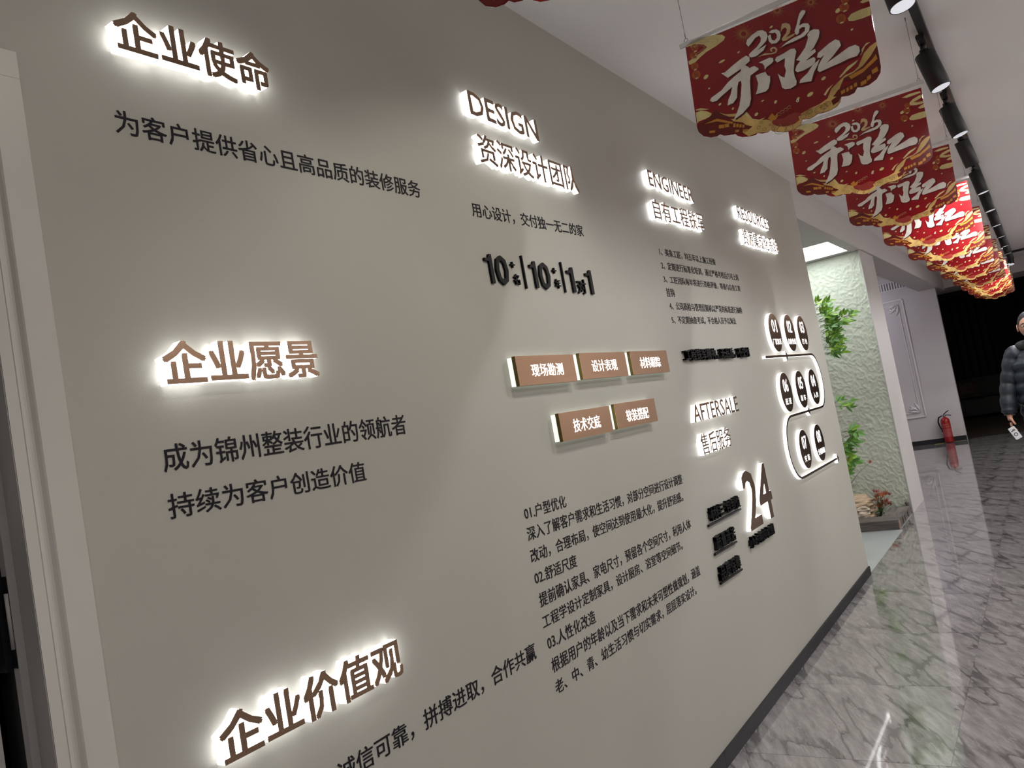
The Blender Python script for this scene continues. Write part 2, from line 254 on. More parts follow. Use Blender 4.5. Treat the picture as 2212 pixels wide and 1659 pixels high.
ART={'outline':[61,-72,-81,-2755,-50,-2895,78,-3071,283,-3187,500,-3225,602,-3198,711,-3286,891,-3336,1037,-3311,1121,-3436,1257,-3532,1461,-3591,1669,-3620,1737,-3583,1875,-3649,2051,-3668,2134,-3627,2195,-3690,2328,-3769,2573,-3860,2803,-3869,3018,-3798,3102,-3664,3289,-3720,3434,-3700,3553,-3662,3715,-3688,3880,-3692,4107,-3647,4222,-3545,4274,-3418,4312,-3428,4466,-3465,4631,-3443,4733,-3324,4870,-3370,5039,-3374,5263,-3292,5394,-3146,5436,-2992,5521,-216],'white':[[1020,-1361,1143,-1380,1433,-1263,1731,-1168,1875,-1142,1963,-1235,1946,-1352,1639,-1474,1378,-1539,1197,-1582],[2163,-1676,2156,-1713,1882,-1793,1833,-1960,1758,-2490,1675,-2675,1429,-2830,1114,-2930,1262,-2735,1375,-2559,1476,-2286,1569,-1947,1568,-1827,1487,-1845,1434,-1955,1350,-2298,1202,-2413,1013,-2419,1077,-2254,1185,-2108,1273,-1906,1101,-1979,896,-2056,718,-2146,577,-2129,504,-2062,558,-1987,931,-1880,1169,-1722,1392,-1624,1625,-1547,1665,-1422,1776,-1406,1877,-1511,1893,-1555,2052,-1552],[2206,-1508,2303,-1502,2543,-1496,2635,-1550,2632,-1641,2564,-1689,2407,-1731,2335,-1794,2343,-1674,2302,-1580],[2036,-1856,2173,-1851,2336,-1862,2383,-1998,2449,-2041,2418,-2197,2337,-2379,2235,-2446,1925,-2416,1993,-2303,2061,-2114],[2679,-1630,2736,-1562,2974,-1541,3186,-1495,3294,-1532,3326,-1631,3234,-1834,3141,-2158,3135,-2336,3166,-2500,3125,-2604,2959,-2643,2794,-2599,2722,-2518,2713,-2347,2682,-2059,2760,-2183,2847,-2255,2928,-2069,2915,-1912,2973,-1693,2732,-1729],[3712,-1286,3811,-1210,3924,-1206,4050,-1271,4062,-1351,4004,-1504,3822,-1723,3694,-1803,3840,-1776,3854,-1872,3573,-1991,3526,-2017,3768,-1999,3804,-2074,3761,-2175,3639,-2229,3405,-2267,3238,-2249,3181,-2174,3248,-2051,3381,-1956,3267,-1884,3417,-1775,3589,-1623,3721,-1380],[3910,-2125,3828,-2263,3681,-2440,3567,-2663,3229,-2586,3274,-2499,3494,-2393,3699,-2209],[3848,-2048,3898,-1935,4253,-1785,4437,-1747,4530,-1828,4547,-1977,4283,-2188,4066,-2318,4499,-2191,4729,-2114,4914,-2121,5006,-2219,4995,-2359,4903,-2450,4666,-2438,4447,-2462,4187,-2472,3838,-2496,3791,-2420,3853,-2273,4063,-2050,3942,-2103],[1945,-791,1996,-688,2182,-598,2371,-557,2498,-598,2596,-703,2615,-835,2546,-958,2410,-1039,2227,-1130,2523,-1072,2407,-1207,2165,-1289,2018,-1265,1962,-1210,1966,-1143,2085,-1084,2233,-1024,2375,-915,2411,-807,2370,-712,2245,-734,2102,-843,1998,-907],[2662,-748,2757,-713,2898,-745,2981,-843,2991,-969,2931,-1096,2817,-1153,2678,-1114,2613,-994,2623,-838,2707,-820,2702,-919,2714,-1007,2784,-1056,2862,-1004,2881,-906,2838,-825,2748,-807],[3390,-1115,3394,-1025,3479,-882,3557,-705,3623,-585,3692,-525,3761,-533,3806,-593,3766,-650,3611,-790,3550,-929,3673,-908,3803,-967,3833,-1070,3785,-1199,3625,-1293,3336,-1318,3078,-1312,2881,-1349,3089,-1256,3329,-1209,3529,-1206,3668,-1147,3703,-1042,3625,-1007,3536,-1028,3501,-1133,3437,-1166]],'gold':[[3044,-748,3090,-662,3202,-682,3300,-772,3305,-895,3251,-1023,3119,-1102,3265,-1096,3409,-1093,3340,-1153,3100,-1200,3003,-1173,2991,-1091,3144,-976,3193,-876,3150,-802,3057,-830,3000,-897],[2170,-1338,2334,-1346,2505,-1387,2644,-1431,2761,-1435,2813,-1350,2768,-1254,2673,-1213,2607,-1247,2607,-1323,2658,-1361,2645,-1278,2719,-1279,2765,-1345,2726,-1390,2624,-1386,2431,-1310,2340,-1317]],'yellow':[[83,-49,281,28,577,28,1037,-94,1273,-188,1361,-300,1297,-383,1028,-457,696,-506,450,-595,232,-697,71,-678,62,-560,305,-501,612,-438,741,-365,651,-246,384,-114,85,-89],[-23,-2244,148,-2245,326,-2329,477,-2467,414,-2539,215,-2559,19,-2557,-50,-2605],[721,-2528,901,-2660,1137,-2735,1374,-2794,1503,-2921,1594,-3080,1810,-3217,2070,-3275,2255,-3391,2529,-3494,2932,-3510,3376,-3424,3660,-3400,3896,-3329,4051,-3095,4296,-2958,4478,-2856,4721,-2840,4870,-2756,5089,-2442,5270,-2318,5462,-2257,5455,-2427,5242,-2594,4997,-2780,4711,-2894,4437,-2927,4248,-3203,4059,-3334,4265,-3421,4214,-3542,4103,-3639,3881,-3686,3554,-3656,3435,-3694,3290,-3714,3103,-3658,3019,-3792,2805,-3863,2575,-3854,2329,-3764,2135,-3622,2052,-3662,1738,-3577,1462,-3585,1312,-3412,1192,-3085,994,-2822],[4317,-2849,4600,-2643,4853,-2574,4907,-2568,4812,-2645,4578,-2752,4367,-2870],[4976,-2481,5049,-2310,5189,-2196,5306,-2198,5149,-2266,5058,-2400],[3815,-3178,3949,-3054,4129,-2979,4000,-3075,3861,-3226],[-14,-2150,163,-2170,429,-2305,274,-2267,11,-2192],[1409,-2776,1552,-2830,1682,-3098,1874,-3201,2070,-3198,1892,-3260,1638,-3165],[1713,-935,1696,-956,1664,-967,1634,-961,1625,-941,1642,-920,1675,-909,1705,-915],[611,-1263,576,-1311,512,-1335,455,-1320,439,-1276,474,-1228,538,-1204,595,-1219],[582,-1661,568,-1683,543,-1693,521,-1687,516,-1666,530,-1645,555,-1634,576,-1641],[1193,-2564,1177,-2590,1148,-2603,1123,-2596,1117,-2573,1133,-2547,1162,-2533,1187,-2541],[1883,-3004,1858,-3042,1811,-3063,1770,-3053,1759,-3018,1784,-2979,1831,-2959,1872,-2969],[4950,-1650,4935,-1672,4906,-1683,4881,-1677,4874,-1657,4889,-1636,4918,-1624,4943,-1630],[4740,-956,4707,-1003,4645,-1027,4591,-1013,4576,-969,4609,-921,4671,-897,4725,-912],[2817,-605,2797,-630,2757,-642,2721,-635,2710,-612,2730,-587,2770,-574,2806,-582],[3974,-2703,3947,-2740,3897,-2761,3851,-2752,3838,-2719,3865,-2682,3916,-2662,3961,-2671],[838,-2278,818,-2303,780,-2316,745,-2310,734,-2289,754,-2264,793,-2251,828,-2257],[3553,-3009,3516,-3056,3443,-3082,3377,-3073,3357,-3033,3394,-2987,3467,-2960,3533,-2970],[1218,-993,1181,-1020,1102,-1036,1026,-1031,999,-1009,1036,-981,1116,-965,1191,-970],[2132,-2674,2115,-2692,2079,-2702,2045,-2699,2034,-2685,2052,-2667,2088,-2656,2121,-2659],[3148,-3011,3128,-3044,3092,-3062,3061,-3053,3054,-3023,3074,-2989,3110,-2972,3140,-2981],[2498,-2853,2476,-2891,2439,-2910,2408,-2899,2401,-2865,2422,-2827,2459,-2808,2491,-2819],[4866,-1296,4979,-1211,5238,-1200,5493,-1226,5466,-1468,5251,-1466,5000,-1437,4876,-1380],[4991,-676,5133,-578,5402,-509,5504,-506,5502,-614,5275,-670,5142,-698,5318,-778,5491,-791,5495,-883,5207,-861,5002,-789],[5260,-998,5349,-953,5501,-903,5493,-1063,5329,-1054],[4753,-363,5022,-315,5277,-325,5463,-352,5467,-419,5194,-427,4934,-434]],'orange':[[477,-271,449,-320,396,-346,331,-341,272,-306,235,-251,230,-190,258,-140,311,-114,376,-120,435,-155,472,-210],[389,-492,362,-542,308,-568,243,-563,184,-528,147,-473,142,-412,170,-362,223,-336,288,-341,347,-376,384,-431],[365,-836,336,-889,280,-916,212,-912,150,-876,111,-818,105,-755,134,-702,191,-674,259,-679,321,-715,360,-772],[379,-1123,346,-1184,282,-1216,204,-1211,133,-1171,88,-1105,82,-1032,115,-972,180,-940,258,-945,328,-986,373,-1051],[4998,-790,4973,-837,4927,-862,4872,-858,4822,-826,4791,-774,4787,-716,4811,-669,4858,-644,4913,-648,4963,-681,4994,-732],[4966,-992,4936,-1051,4879,-1082,4811,-1077,4749,-1037,4710,-973,4705,-902,4735,-843,4793,-811,4861,-817,4923,-857,4961,-921],[4833,-1281,4800,-1344,4739,-1378,4664,-1374,4597,-1331,4555,-1262,4550,-1186,4582,-1121,4644,-1087,4719,-1093,4786,-1135,4827,-1204]],'brown':[[-41,-2657,308,-2579,557,-2466,617,-2409,673,-2447,756,-2589,1003,-2778,1397,-2912,1224,-2925,661,-2744,1374,-3106,1445,-3211,1634,-3337,1439,-3396,1011,-3364,892,-3330,712,-3280,603,-3192,501,-3219,284,-3181,80,-3065,-49,-2889,-74,-2757],[4438,-2922,4714,-2880,4997,-2780,5242,-2594,5454,-2369,5452,-2712,5432,-2990,5389,-3144,5259,-3285,5035,-3367,4871,-3365,4735,-3319,4627,-3436,4462,-3458,4276,-3408,4059,-3334,4223,-3193,4524,-3167,4802,-3105,4446,-3019],[3987,-3424,4191,-3357,4265,-3421,4184,-3530,4011,-3580]],'amber':[[628,-2909,794,-2952,773,-3058,606,-3016],[817,-2948,953,-2980,932,-3086,796,-3054],[1078,-3030,1151,-3039,1128,-3155,1054,-3147],[1168,-3079,1241,-3088,1220,-3193,1147,-3185],[1252,-3126,1325,-3135,1305,-3234,1232,-3226],[1341,-3175,1414,-3184,1396,-3271,1324,-3263],[293,-2976,476,-3025,462,-3096,278,-3048],[1096,-3251,1216,-3276,1202,-3346,1082,-3321],[1331,-3319,1478,-3354,1464,-3424,1317,-3388],[4845,-3224,5010,-3190,4996,-3300,4837,-3336],[5035,-3128,5144,-3100,5136,-3212,5023,-3253],[5189,-3004,5341,-2952,5354,-3086,5187,-3118],[4290,-3264,4404,-3236,4398,-3336,4284,-3364],[4444,-3237,4514,-3221,4508,-3321,4435,-3351],[4546,-3220,4623,-3207,4617,-3307,4543,-3321],[4658,-3192,4750,-3171,4741,-3284,4655,-3293],[4572,-2924,4982,-2860,5275,-2694,5384,-2597,5394,-2745,4961,-2967,4630,-3035],[185,-2709,608,-2692,1087,-2983,1047,-3031,592,-2772],[2131,-3267,2220,-3194,2300,-3163,2338,-3269,2438,-3215,2432,-3320,2343,-3393,2227,-3380]],'koi':[[2225,-3395,2376,-3375,2570,-3433,2752,-3396,2929,-3379,3085,-3462,3100,-3528,3012,-3540,3019,-3648,2864,-3710,2604,-3704,2361,-3599,2238,-3476]],'spark':[[2007,-481,2221,-584,2004,-496],[2003,-498,2292,-702,1997,-511],[1996,-512,2169,-688,1987,-522],[1985,-523,2188,-814,1974,-530],[1971,-530,2068,-747,1958,-535],[1955,-534,2032,-855,1941,-535],[1938,-534,1940,-748,1923,-531],[1920,-530,1854,-817,1905,-523],[1902,-522,1807,-691,1888,-512],[1885,-511,1689,-706,1873,-498],[1871,-496,1698,-586,1861,-482],[1859,-480,1570,-545,1852,-464],[1851,-462,1634,-454,1847,-446],[1847,-444,1522,-364,1846,-428],[1846,-427,1628,-323,1849,-412],[1850,-411,1555,-202,1856,-397],[1857,-397,1682,-217,1866,-386],[1868,-385,1661,-90,1880,-378],[1882,-378,1784,-159,1895,-374],[1898,-374,1820,-51,1913,-373],[1916,-374,1914,-160,1931,-377],[1934,-378,1999,-92,1949,-385],[1952,-386,2046,-219,1965,-396],[1968,-398,2162,-204,1980,-410],[1982,-412,2153,-324,1992,-426],[1994,-428,2278,-365,2001,-444],[2002,-446,2215,-454,2006,-462],[2007,-464,2324,-543,2007,-480],[3081,-207,3234,-285,3078,-222],[3078,-222,3278,-386,3071,-235],[3070,-235,3179,-377,3060,-244],[3059,-243,3168,-473,3046,-248],[3044,-248,3075,-410,3030,-248],[3028,-247,3011,-470,3014,-243],[3012,-242,2954,-372,2998,-233],[2996,-232,2858,-377,2985,-220],[2983,-219,2854,-276,2974,-205],[2973,-204,2756,-224,2968,-188],[2967,-187,2808,-152,2966,-171],[2965,-170,2740,-59,2968,-156],[2969,-155,2831,-39,2976,-143],[2977,-143,2814,65,2987,-134],[2988,-134,2914,26,3001,-129],[3003,-130,2954,107,3017,-130],[3019,-130,3032,22,3033,-135],[3035,-136,3116,55,3049,-144],[3051,-145,3147,-48,3062,-157],[3064,-158,3247,-73,3073,-173],[3074,-174,3222,-163,3079,-190],[3080,-191,3307,-238,3081,-206],[4037,-405,4163,-464,4033,-423],[4034,-422,4191,-560,4025,-437],[4025,-435,4101,-560,4012,-445],[4012,-444,4066,-643,3996,-448],[3996,-447,3986,-580,3980,-444],[3979,-444,3904,-610,3964,-434],[3964,-435,3872,-514,3951,-420],[3951,-421,3781,-477,3943,-404],[3943,-405,3813,-392,3941,-386],[3940,-387,3755,-306,3944,-369],[3944,-371,3836,-273,3952,-356],[3952,-357,3839,-177,3965,-348],[3965,-349,3930,-211,3981,-345],[3981,-346,3992,-151,3998,-349],[3998,-349,4052,-236,4013,-358],[4014,-358,4144,-240,4026,-372],[4026,-371,4144,-336,4034,-389],[4034,-388,4222,-401,4037,-407]]}
# ================================================================== SETTING
H=2.8
def struct(name,mb,m,parent=None,**k):
    o=mb.done(name,m,parent,**k)
    if parent is None: o['kind']='structure'
    return o
# floor: screed plate + polished tiles
mb=MB(); mb.box((-2.4,-3.78,-.12),(15.12,.0,-.011)); mb.box((-2.4,0,-.12),(15.12,2.6,-.011)); floor=struct('floor',mb,m_grout)
T=.755
def tile_mesh(m,tx=T,ty=T,name='floor_tile'):
    mb=MB(); g=.0009; mb.box((-tx/2+g,-ty/2+g,-.0112),(tx/2-g,ty/2-g,0)); return mb.done(name,m,floor)
ta=tile_mesh(m_mar); tb=tile_mesh(m_mar2)
first={0:True,1:True}
X0=3.052-7*T; ntile=0
for i in range(23):
    for j in range(5):
        x=X0+(i+.5)*T
        if x+T/2>15.2: continue
        y=-(j+.5)*.7525
        k=0 if (j<2 or (i+j)%3) else 1
        src=(ta,tb)[k]
        if first[k]: src.location=(x,y,0); first[k]=False
        else: share(src,'floor_tile',floor,(x,y,0))
# recess floor beyond the pillar: the same stone, own tiles
tr=tile_mesh(m_mar)
f1=True
for i in range(8):
    for j in range(3):
        x=9.05+T*(i+.5); y=.0+T*(j+.5)
        if f1: tr.location=(x,y,0); f1=False
        else: share(tr,'floor_tile',floor,(x,y,0))
# niche floor
mb=MB(); mb.box((5.92,.024,-.0112),(8.30,1.6,.0005)); n_fl=mb.done('niche_floor',m_niche,floor); tag(n_fl,'smooth pale grey floor of the planting niche')
mb=MB(); mb.box((5.93,0.0005,-.0112),(7.485,.024,.0005)); mb.done('threshold_strip',m_niche,floor)
mb=MB(); mb.box((7.487,0.0005,-.0112),(9.05,.024,0)); mb.done('threshold_strip',m_mar,floor)
# dark room floor
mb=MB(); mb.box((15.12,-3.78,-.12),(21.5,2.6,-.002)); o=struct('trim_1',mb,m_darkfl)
# ceiling
mb=MB(); mb.box((-2.4,-3.78,H),(21.5,2.6,H+.1)); ceiling=struct('ceiling',mb,m_ceil)
# the long sign wall with the door opening at the left
mb=MB()
DX0,DX1,DZ=-.30,.578,2.035
mb.box((-2.4,0,0),(DX0,.12,H)); mb.box((DX1,0,0),(5.92,.12,H)); mb.box((DX0,0,DZ),(DX1,.12,H))
wall=struct('wall_left',mb,m_wall)
# beam over niche and recess
mb=MB(); mb.box((5.92,0,2.536),(16.0,.3,H)); struct('trim_2',mb,m_white)
# niche shell
mb=MB(); mb.box((5.80,.12,0),(5.92,1.7,H)); struct('trim_3',mb,m_white)
mb=MB(); mb.box((5.92,1.6,0),(9.05,1.72,H)); struct('wall_niche_back',mb,m_white)
mb=MB(); mb.box((8.315,.02,0),(9.05,1.6,2.536)); pillar=struct('wall_pillar',mb,m_white)
# lowered niche ceiling with a hole for the lit panel
mb=MB()
px0,px1,py0,py1=7.32,8.15,.095,.95
mb.box((5.92,.3,2.536),(px0,1.6,2.60)); mb.box((px1,.3,2.536),(8.315,1.6,2.60)); mb.box((px0,py1,2.536),(px1,1.6,2.60))
mb.box((5.92,.0005,2.530),(8.315,py0,2.5359)); mb.box((5.92,py0,2.530),(px0,.9,2.5359)); mb.box((px1,py0,2.530),(8.315,.9,2.5359))
struct('trim_4',mb,m_white)
mb=MB(); mb.box((px0+.002,py0+.002,2.5305),(px1-.002,py1-.002,2.5358)); o=mb.done('niche_ceiling_lamp',m_pan); tag(o,'bright opal rectangular lamp set in the niche ceiling above the plants','ceiling lamp')
# trowelled plaster on the end wall of the niche: real relief
def plaster():
    from mathutils import noise
    bm=bmesh.new(); ny,nz=118,330; y0,y1,z0,z1=.028,1.0,.0,2.528
    vs=[]
    for i in range(ny+1):
        col=[]
        yy=y0+(y1-y0)*(i/ny)**1.25
        for j in range(nz+1):
            zz=z0+(z1-z0)*j/nz
            p=Vector((yy*19,zz*16,3.3))
            d=noise.noise(p)*.6+noise.noise(p*2.1)*.5
            rg=1-abs(noise.noise(Vector((yy*26,zz*22,9.1))+Vector((0,0,noise.noise(p*.7)))))*2
            d=d*.0035+max(0,rg-.55)*.011
            col.append(bm.verts.new((8.300-.004-d,yy,zz)))
        vs.append(col)
    for i in range(ny):
        for j in range(nz):
            q=bm.faces.new((vs[i][j],vs[i][j+1],vs[i+1][j+1],vs[i+1][j])); q.smooth=True
    # solid backing
    b=[bm.verts.new(c) for c in ((8.314,y0,z0),(8.314,y0,z1),(8.314,y1,z1),(8.314,y1,z0))]
    bm.faces.new(b[::-1])
    for edge,(p,q) in (([vs[0][j] for j in range(nz+1)],(b[0],b[1])),([vs[ny][j] for j in range(nz+1)],(b[3],b[2]))):
        bm.faces.new(edge+[q,p])
    for edge,(p,q) in (([vs[i][0] for i in range(ny+1)],(b[0],b[3])),([vs[i][nz] for i in range(ny+1)],(b[1],b[2]))):
        bm.faces.new(edge+[q,p])
    me=bpy.data.meshes.new('plaster_panel'); bm.to_mesh(me); bm.free(); me.materials.append(m_plas)
    return link(bpy.data.objects.new('plaster_panel',me))
o=plaster(); tag(o,'pale green hand-trowelled plaster panel lining the end of the niche','plaster panel')
mb=MB(); mb.box((8.286,.018,0),(8.315,.027,2.53)); o=mb.done('corner_bead',m_white,pillar)
# recess: back wall and white panelled wall at the end
mb=MB(); mb.box((9.05,2.5,0),(15.1,2.6,H)); struct('wall_recess_back',mb,m_white)
mb=MB(); mb.box((15.0,.055,0),(15.12,2.6,2.62)); wallend=struct('wall_panelled',mb,m_white)
mb=MB(); mb.box((15.0,.3,2.62),(15.12,2.6,H)); mb.done('upper_wall',m_white,wallend)
# skirting pieces
bb=MB(); bb.box((5.25,-.011,0),(5.918,-.0003,.057)); b0=bb.done('baseboard_left',m_base); b0['kind']='structure'
for a,b in ((2.905,5.248),(.667,2.903)):
    q=MB(); q.box((a,-.011,0),(b,-.0003,.057)); q.done('board',m_base,b0)
q=MB(); q.box((-2.4,-.011,0),(-.39,-.0003,.057)); q.done('board',m_base,b0)
q=MB(); q.box((14.988,.055,.0),(14.9995,2.5,.075)); o=q.done('baseboard_far',m_base); o['kind']='structure'
# far transverse beam and dark room
mb=MB(); mb.box((16.0,-3.78,2.57),(17.3,.3,H)); struct('trim_5',mb,m_white)
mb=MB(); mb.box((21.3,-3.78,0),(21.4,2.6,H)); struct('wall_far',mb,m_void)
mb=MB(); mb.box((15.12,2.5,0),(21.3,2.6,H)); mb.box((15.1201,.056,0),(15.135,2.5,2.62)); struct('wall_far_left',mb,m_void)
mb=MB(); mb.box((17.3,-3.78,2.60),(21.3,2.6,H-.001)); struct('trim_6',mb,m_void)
mb=MB(); mb.box((-2.4,-3.9,0),(21.5,-3.78,H)); struct('wall_right',mb,mat('opposite_wall',(.42,.38,.35),.6,var=(1,.15)))
mb=MB(); mb.box((-2.5,-3.9,0),(-2.4,2.6,H)); struct('wall_rear',mb,m_white)
# room beyond the door
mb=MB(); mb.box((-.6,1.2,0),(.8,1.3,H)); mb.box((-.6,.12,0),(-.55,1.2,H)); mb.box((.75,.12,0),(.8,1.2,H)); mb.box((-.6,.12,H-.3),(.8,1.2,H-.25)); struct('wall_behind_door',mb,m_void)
# ---- door with stepped casing
door=empty('door_1',(0,0,0)); door['kind']='structure'
def vprofile(name,pts,z0,z1,m,parent):
    mb=MB(); mb.poly([(x,y,z0) for x,y in pts],(0,0,z1-z0)); return mb.done(name,m,parent)
prof=[(.6634,-.0003),(.6634,-.014),(.6190,-.014),(.6165,-.012),(.6125,-.0065),(.6095,-.005),(.6060,-.0055),(.6040,-.009),(.5985,-.0095),(.5970,-.0075),(.5962,-.011),(.5790,-.011),(.5785,-.0003)]
vprofile('casing',prof,0,2.119,m_trimw,door)
vprofile('casing',[(-x+.28,y) for x,y in prof],0,2.119,m_trimw,door)
mb=MB()
for a,b,y in ((2.075,2.119,-.014),(2.058,2.075,-.006),(2.035,2.058,-.011)):
    mb.box((-.383,y,a),(.6634,-.0003,b))
mb.box((-.383,-.0145,2.074),(.6634,-.013,2.119))
o=mb.done('casing_head',m_trimw,door)
jm=mat('door_jamb_lacquer',(.30,.285,.275),.45,var=(3,.02))
mb=MB(); mb.box((.5775,-.0102,0),(.5785,.034,2.035)); mb.box((.566,.034,0),(.5785,.0505,2.035)); mb.done('jamb',jm,door)
mb=MB(); mb.box((.5700,.0505,0),(.5785,.11,2.035)); mb.done('door_seal',m_seal,door)
mb=MB(); mb.box((-.29,.088,.005),(.553,.118,2.03)); leaf=mb.done('door_leaf',m_trimw,door)
for x0,x1,z0,z1 in ((-.2,.45,.2,.95),(-.2,.45,1.1,1.85)):
    mb=MB(); 
    for a,b in (((x0,z0),(x1,z0+.02)),((x0,z1-.02),(x1,z1)),((x0,z0),(x0+.02,z1)),((x1-.02,z0),(x1,z1))): mb.box((a[0],.080,a[1]),(b[0],.088,b[1]))
    mb.done('moulding',m_trimw,leaf)
# black strike plate with its long slot, and the black lock on the leaf
z0,z1=1.165,1.300
mb=MB(); 
mb.box((.5655,.036,z0),(.5662,.080,z1))
mb.box((.556,.052,z0-.004),(.5662,.084,z1+.01))
sp=mb.done('strike_plate',m_blk3,door)
mb=MB(); mb.tube([(.5655,.0405,z0+.028),(.5652,.0405,z1-.025)],.0038,8); mb.done('slot',jm,sp)
mb=MB(); mb.box((.495,.075,1.17),(.553,.0875,1.36)); mb.tube([(.515,.078,1.30),(.515,.03,1.30)],.009,12); mb.tube([(.519,.035,1.30),(.40,.035,1.30)],.009,12); mb.done('door_handle',m_blk3,leaf)
# ---- moulded frame with corner scrolls on the panelled wall
m_mld=mat('moulding_paint',(.62,.595,.585),.5,var=(5,.02))
fr=empty('wall_moulding_frame',(14.999,0,0)); tag(fr,'white rectangular plaster moulding with scrolled corners on the panelled end wall','moulding')
ym0,ym1,zm0,zm1=.575,2.2,.475,2.47
def strip(y0,z0,y1,z1,wd=.016,dp=.012,name='moulding_strip'):
    mb=MB()
    if abs(y1-y0)<1e-6: mb.box((-dp,y0-wd/2,min(z0,z1)),(0,y0+wd/2,max(z0,z1)))
    else: mb.box((-dp,min(y0,y1),z0-wd/2),(0,max(y0,y1),z0+wd/2))
    mb.done(name,m_mld,fr)
for d,wd,dp in ((0,.022,.016),(.075,.012,.010)):
    a,b,c,e=ym0+d,ym1-d,zm0+d,zm1-d
    strip(a,c,a,e,wd,dp); strip(b,c,b,e,wd,dp); strip(a,c,b,c,wd,dp); strip(a,e,b,e,wd,dp)
for cy,cz,sy,sz in ((ym0+.075,zm0+.075,1,1),(ym0+.075,zm1-.075,1,-1),(ym1-.075,zm0+.075,-1,1),(ym1-.075,zm1-.075,-1,-1)):
    mb=MB()
    for k in range(3):
        pts=[];
        for t in range(14):
            a=t/13*4.2+k*.5; rr=(.075-.004*t)*(1-.22*k)
            pts.append((-.008,cy+sy*(.055+.03*k+rr*math.cos(a)),cz+sz*(.045+rr*.7*math.sin(a))))
        mb.tube(pts,[.014-.0007*t for t in range(14)],6)
    for a in (.2,.8,1.4):
        mb.tube([(-.006,cy,cz),(-.013,cy+sy*.09*math.cos(a),cz+sz*.09*math.sin(a)),(-.004,cy+sy*.19*math.cos(a*.9),cz+sz*.19*math.sin(a*.9))],[.008,.02,.003],6)
    mb.done('corner_scroll',m_mld,fr)
# air grille above the panelled wall
gr=empty('air_grille',(14.999,0,0)); tag(gr,'white slatted air grille above the panelled end wall','air grille')
mb=MB(); mb.box((-.004,.42,2.66),(0,2.3,2.79)); mb.done('back_plate',mat('grille_shadow',(.25,.24,.24),.7,var=(20,.1)),gr)
mb=MB(); 
for k in range(46): y=.43+k*.041; mb.box((-.016,y,2.665),(-.004,y+.017,2.785))
o=mb.done('slats',m_mld,gr); o['kind']='stuff'
mb=MB(); mb.box((-.02,.405,2.652),(0,2.31,2.664)); mb.box((-.02,.405,2.786),(0,2.31,2.797)); mb.done('grille_frame',m_mld,gr)
# dark room: curtains and a sofa, their colours darkened to look unlit
for k in range(9):
    mb=MB(); y0=-3.6+k*.66
    pts=[(21.2+.05*math.sin(i*2.1+k),y0+i*.055) for i in range(13)]
    mb.poly([(x,y,.02) for x,y in pts]+[(x+.03,y,.02) for x,y in reversed(pts)],(0,0,2.55))
    o=mb.done('curtain',m_curt); tag(o,'dark floor-length curtain panel in the unlit far room, %s from the left wall'%('first','second','third','fourth','fifth','sixth','seventh','eighth','ninth')[8-k],'curtain','dark curtains across the unlit far room')
sofa=empty('sofa',(20.2,-.2,0)); tag(sofa,'low sofa, darkened in colour, in the unlit room beyond the corridor','sofa')
mb=MB(); mb.box((-.45,-1.1,.05),(.5,1.1,.40)); mb.done('seat',m_sofa,sofa,bevel=.03)
mb=MB(); mb.box((.25,-1.1,.40),(.5,1.1,.82)); mb.done('backrest',m_sofa,sofa,bevel=.04)
for s in (-1,1):
    mb=MB(); mb.box((-.45,s*1.1-.1,.05),(.5,s*1.1+.1,.6)); mb.done('armrest',m_sofa,sofa,bevel=.04)
m_cu=mat('dim_cushion',(.035,.022,.014),.8,var=(20,.3))
for y,rz,nm in ((.55,.3,'left'),(-.35,-.25,'right')):
    mb=MB(); bmesh.ops.create_cube(mb.bm,size=1); bmesh.ops.subdivide_edges(mb.bm,edges=mb.bm.edges[:],cuts=4,use_grid_fill=True)
    for v in mb.bm.verts:
        d=max(abs(v.co.y),abs(v.co.z))*2; v.co.x*=.16*(1-.8*d**4); v.co.y*=.44; v.co.z*=.40
    o=mb.done('cushion',m_cu); o.location=(20.33,-.2+y,.61); o.rotation_euler=(0,.25,rz); tag(o,f'dim brown cushion at the {nm} end of the unlit sofa','cushion','cushions on the unlit sofa')
# ================================================================== LETTERING
_cache={}
def _curve(txt,off,ext,res=2):
    c=bpy.data.curves.new('t','FONT'); c.body=txt; c.offset=off; c.extrude=ext; c.resolution_u=res; c.size=1
    o=bpy.data.objects.new('t',c); COL.objects.link(o); bpy.context.view_layer.update()
    dg=bpy.context.evaluated_depsgraph_get(); me=bpy.data.meshes.new_from_object(o.evaluated_get(dg))
    bpy.data.objects.remove(o); bpy.data.curves.remove(c)
    me.materials.clear()
    return me
def bounds(me):
    xs=[v.co.x for v in me.vertices]; ys=[v.co.y for v in me.vertices]
    return min(xs),max(xs),min(ys),max(ys)
def textmesh(txt,off,ext=.5,res=2):
    # strokes are thickened by laying shifted copies of the glyph together
    k=(txt,off,ext,res)
    if k not in _cache:
        me=_curve(txt,0,ext,res)
        if off:
            bm=bmesh.new()
            for k_,(a,b) in enumerate(((1,1),(-1,1),(-1,-1),(1,-1))):
                t=me.copy(); t.transform(Matrix.Translation((a*off*.72,b*off*.72,0))@Matrix.Diagonal((1,1,1-.05*k_,1))); bm.from_mesh(t); bpy.data.meshes.remove(t)
            bm.to_mesh(me); bm.free()
        _cache[k]=me
    return _cache[k]
_adv={}
def adv(ch):
    if ch not in _adv:
        a=bounds(textmesh('H'+ch+'H',0,0,1)); b=bounds(textmesh('HH',0,0,1)); _adv[ch]=(a[1]-a[0])-(b[1]-b[0])
    return _adv[ch]
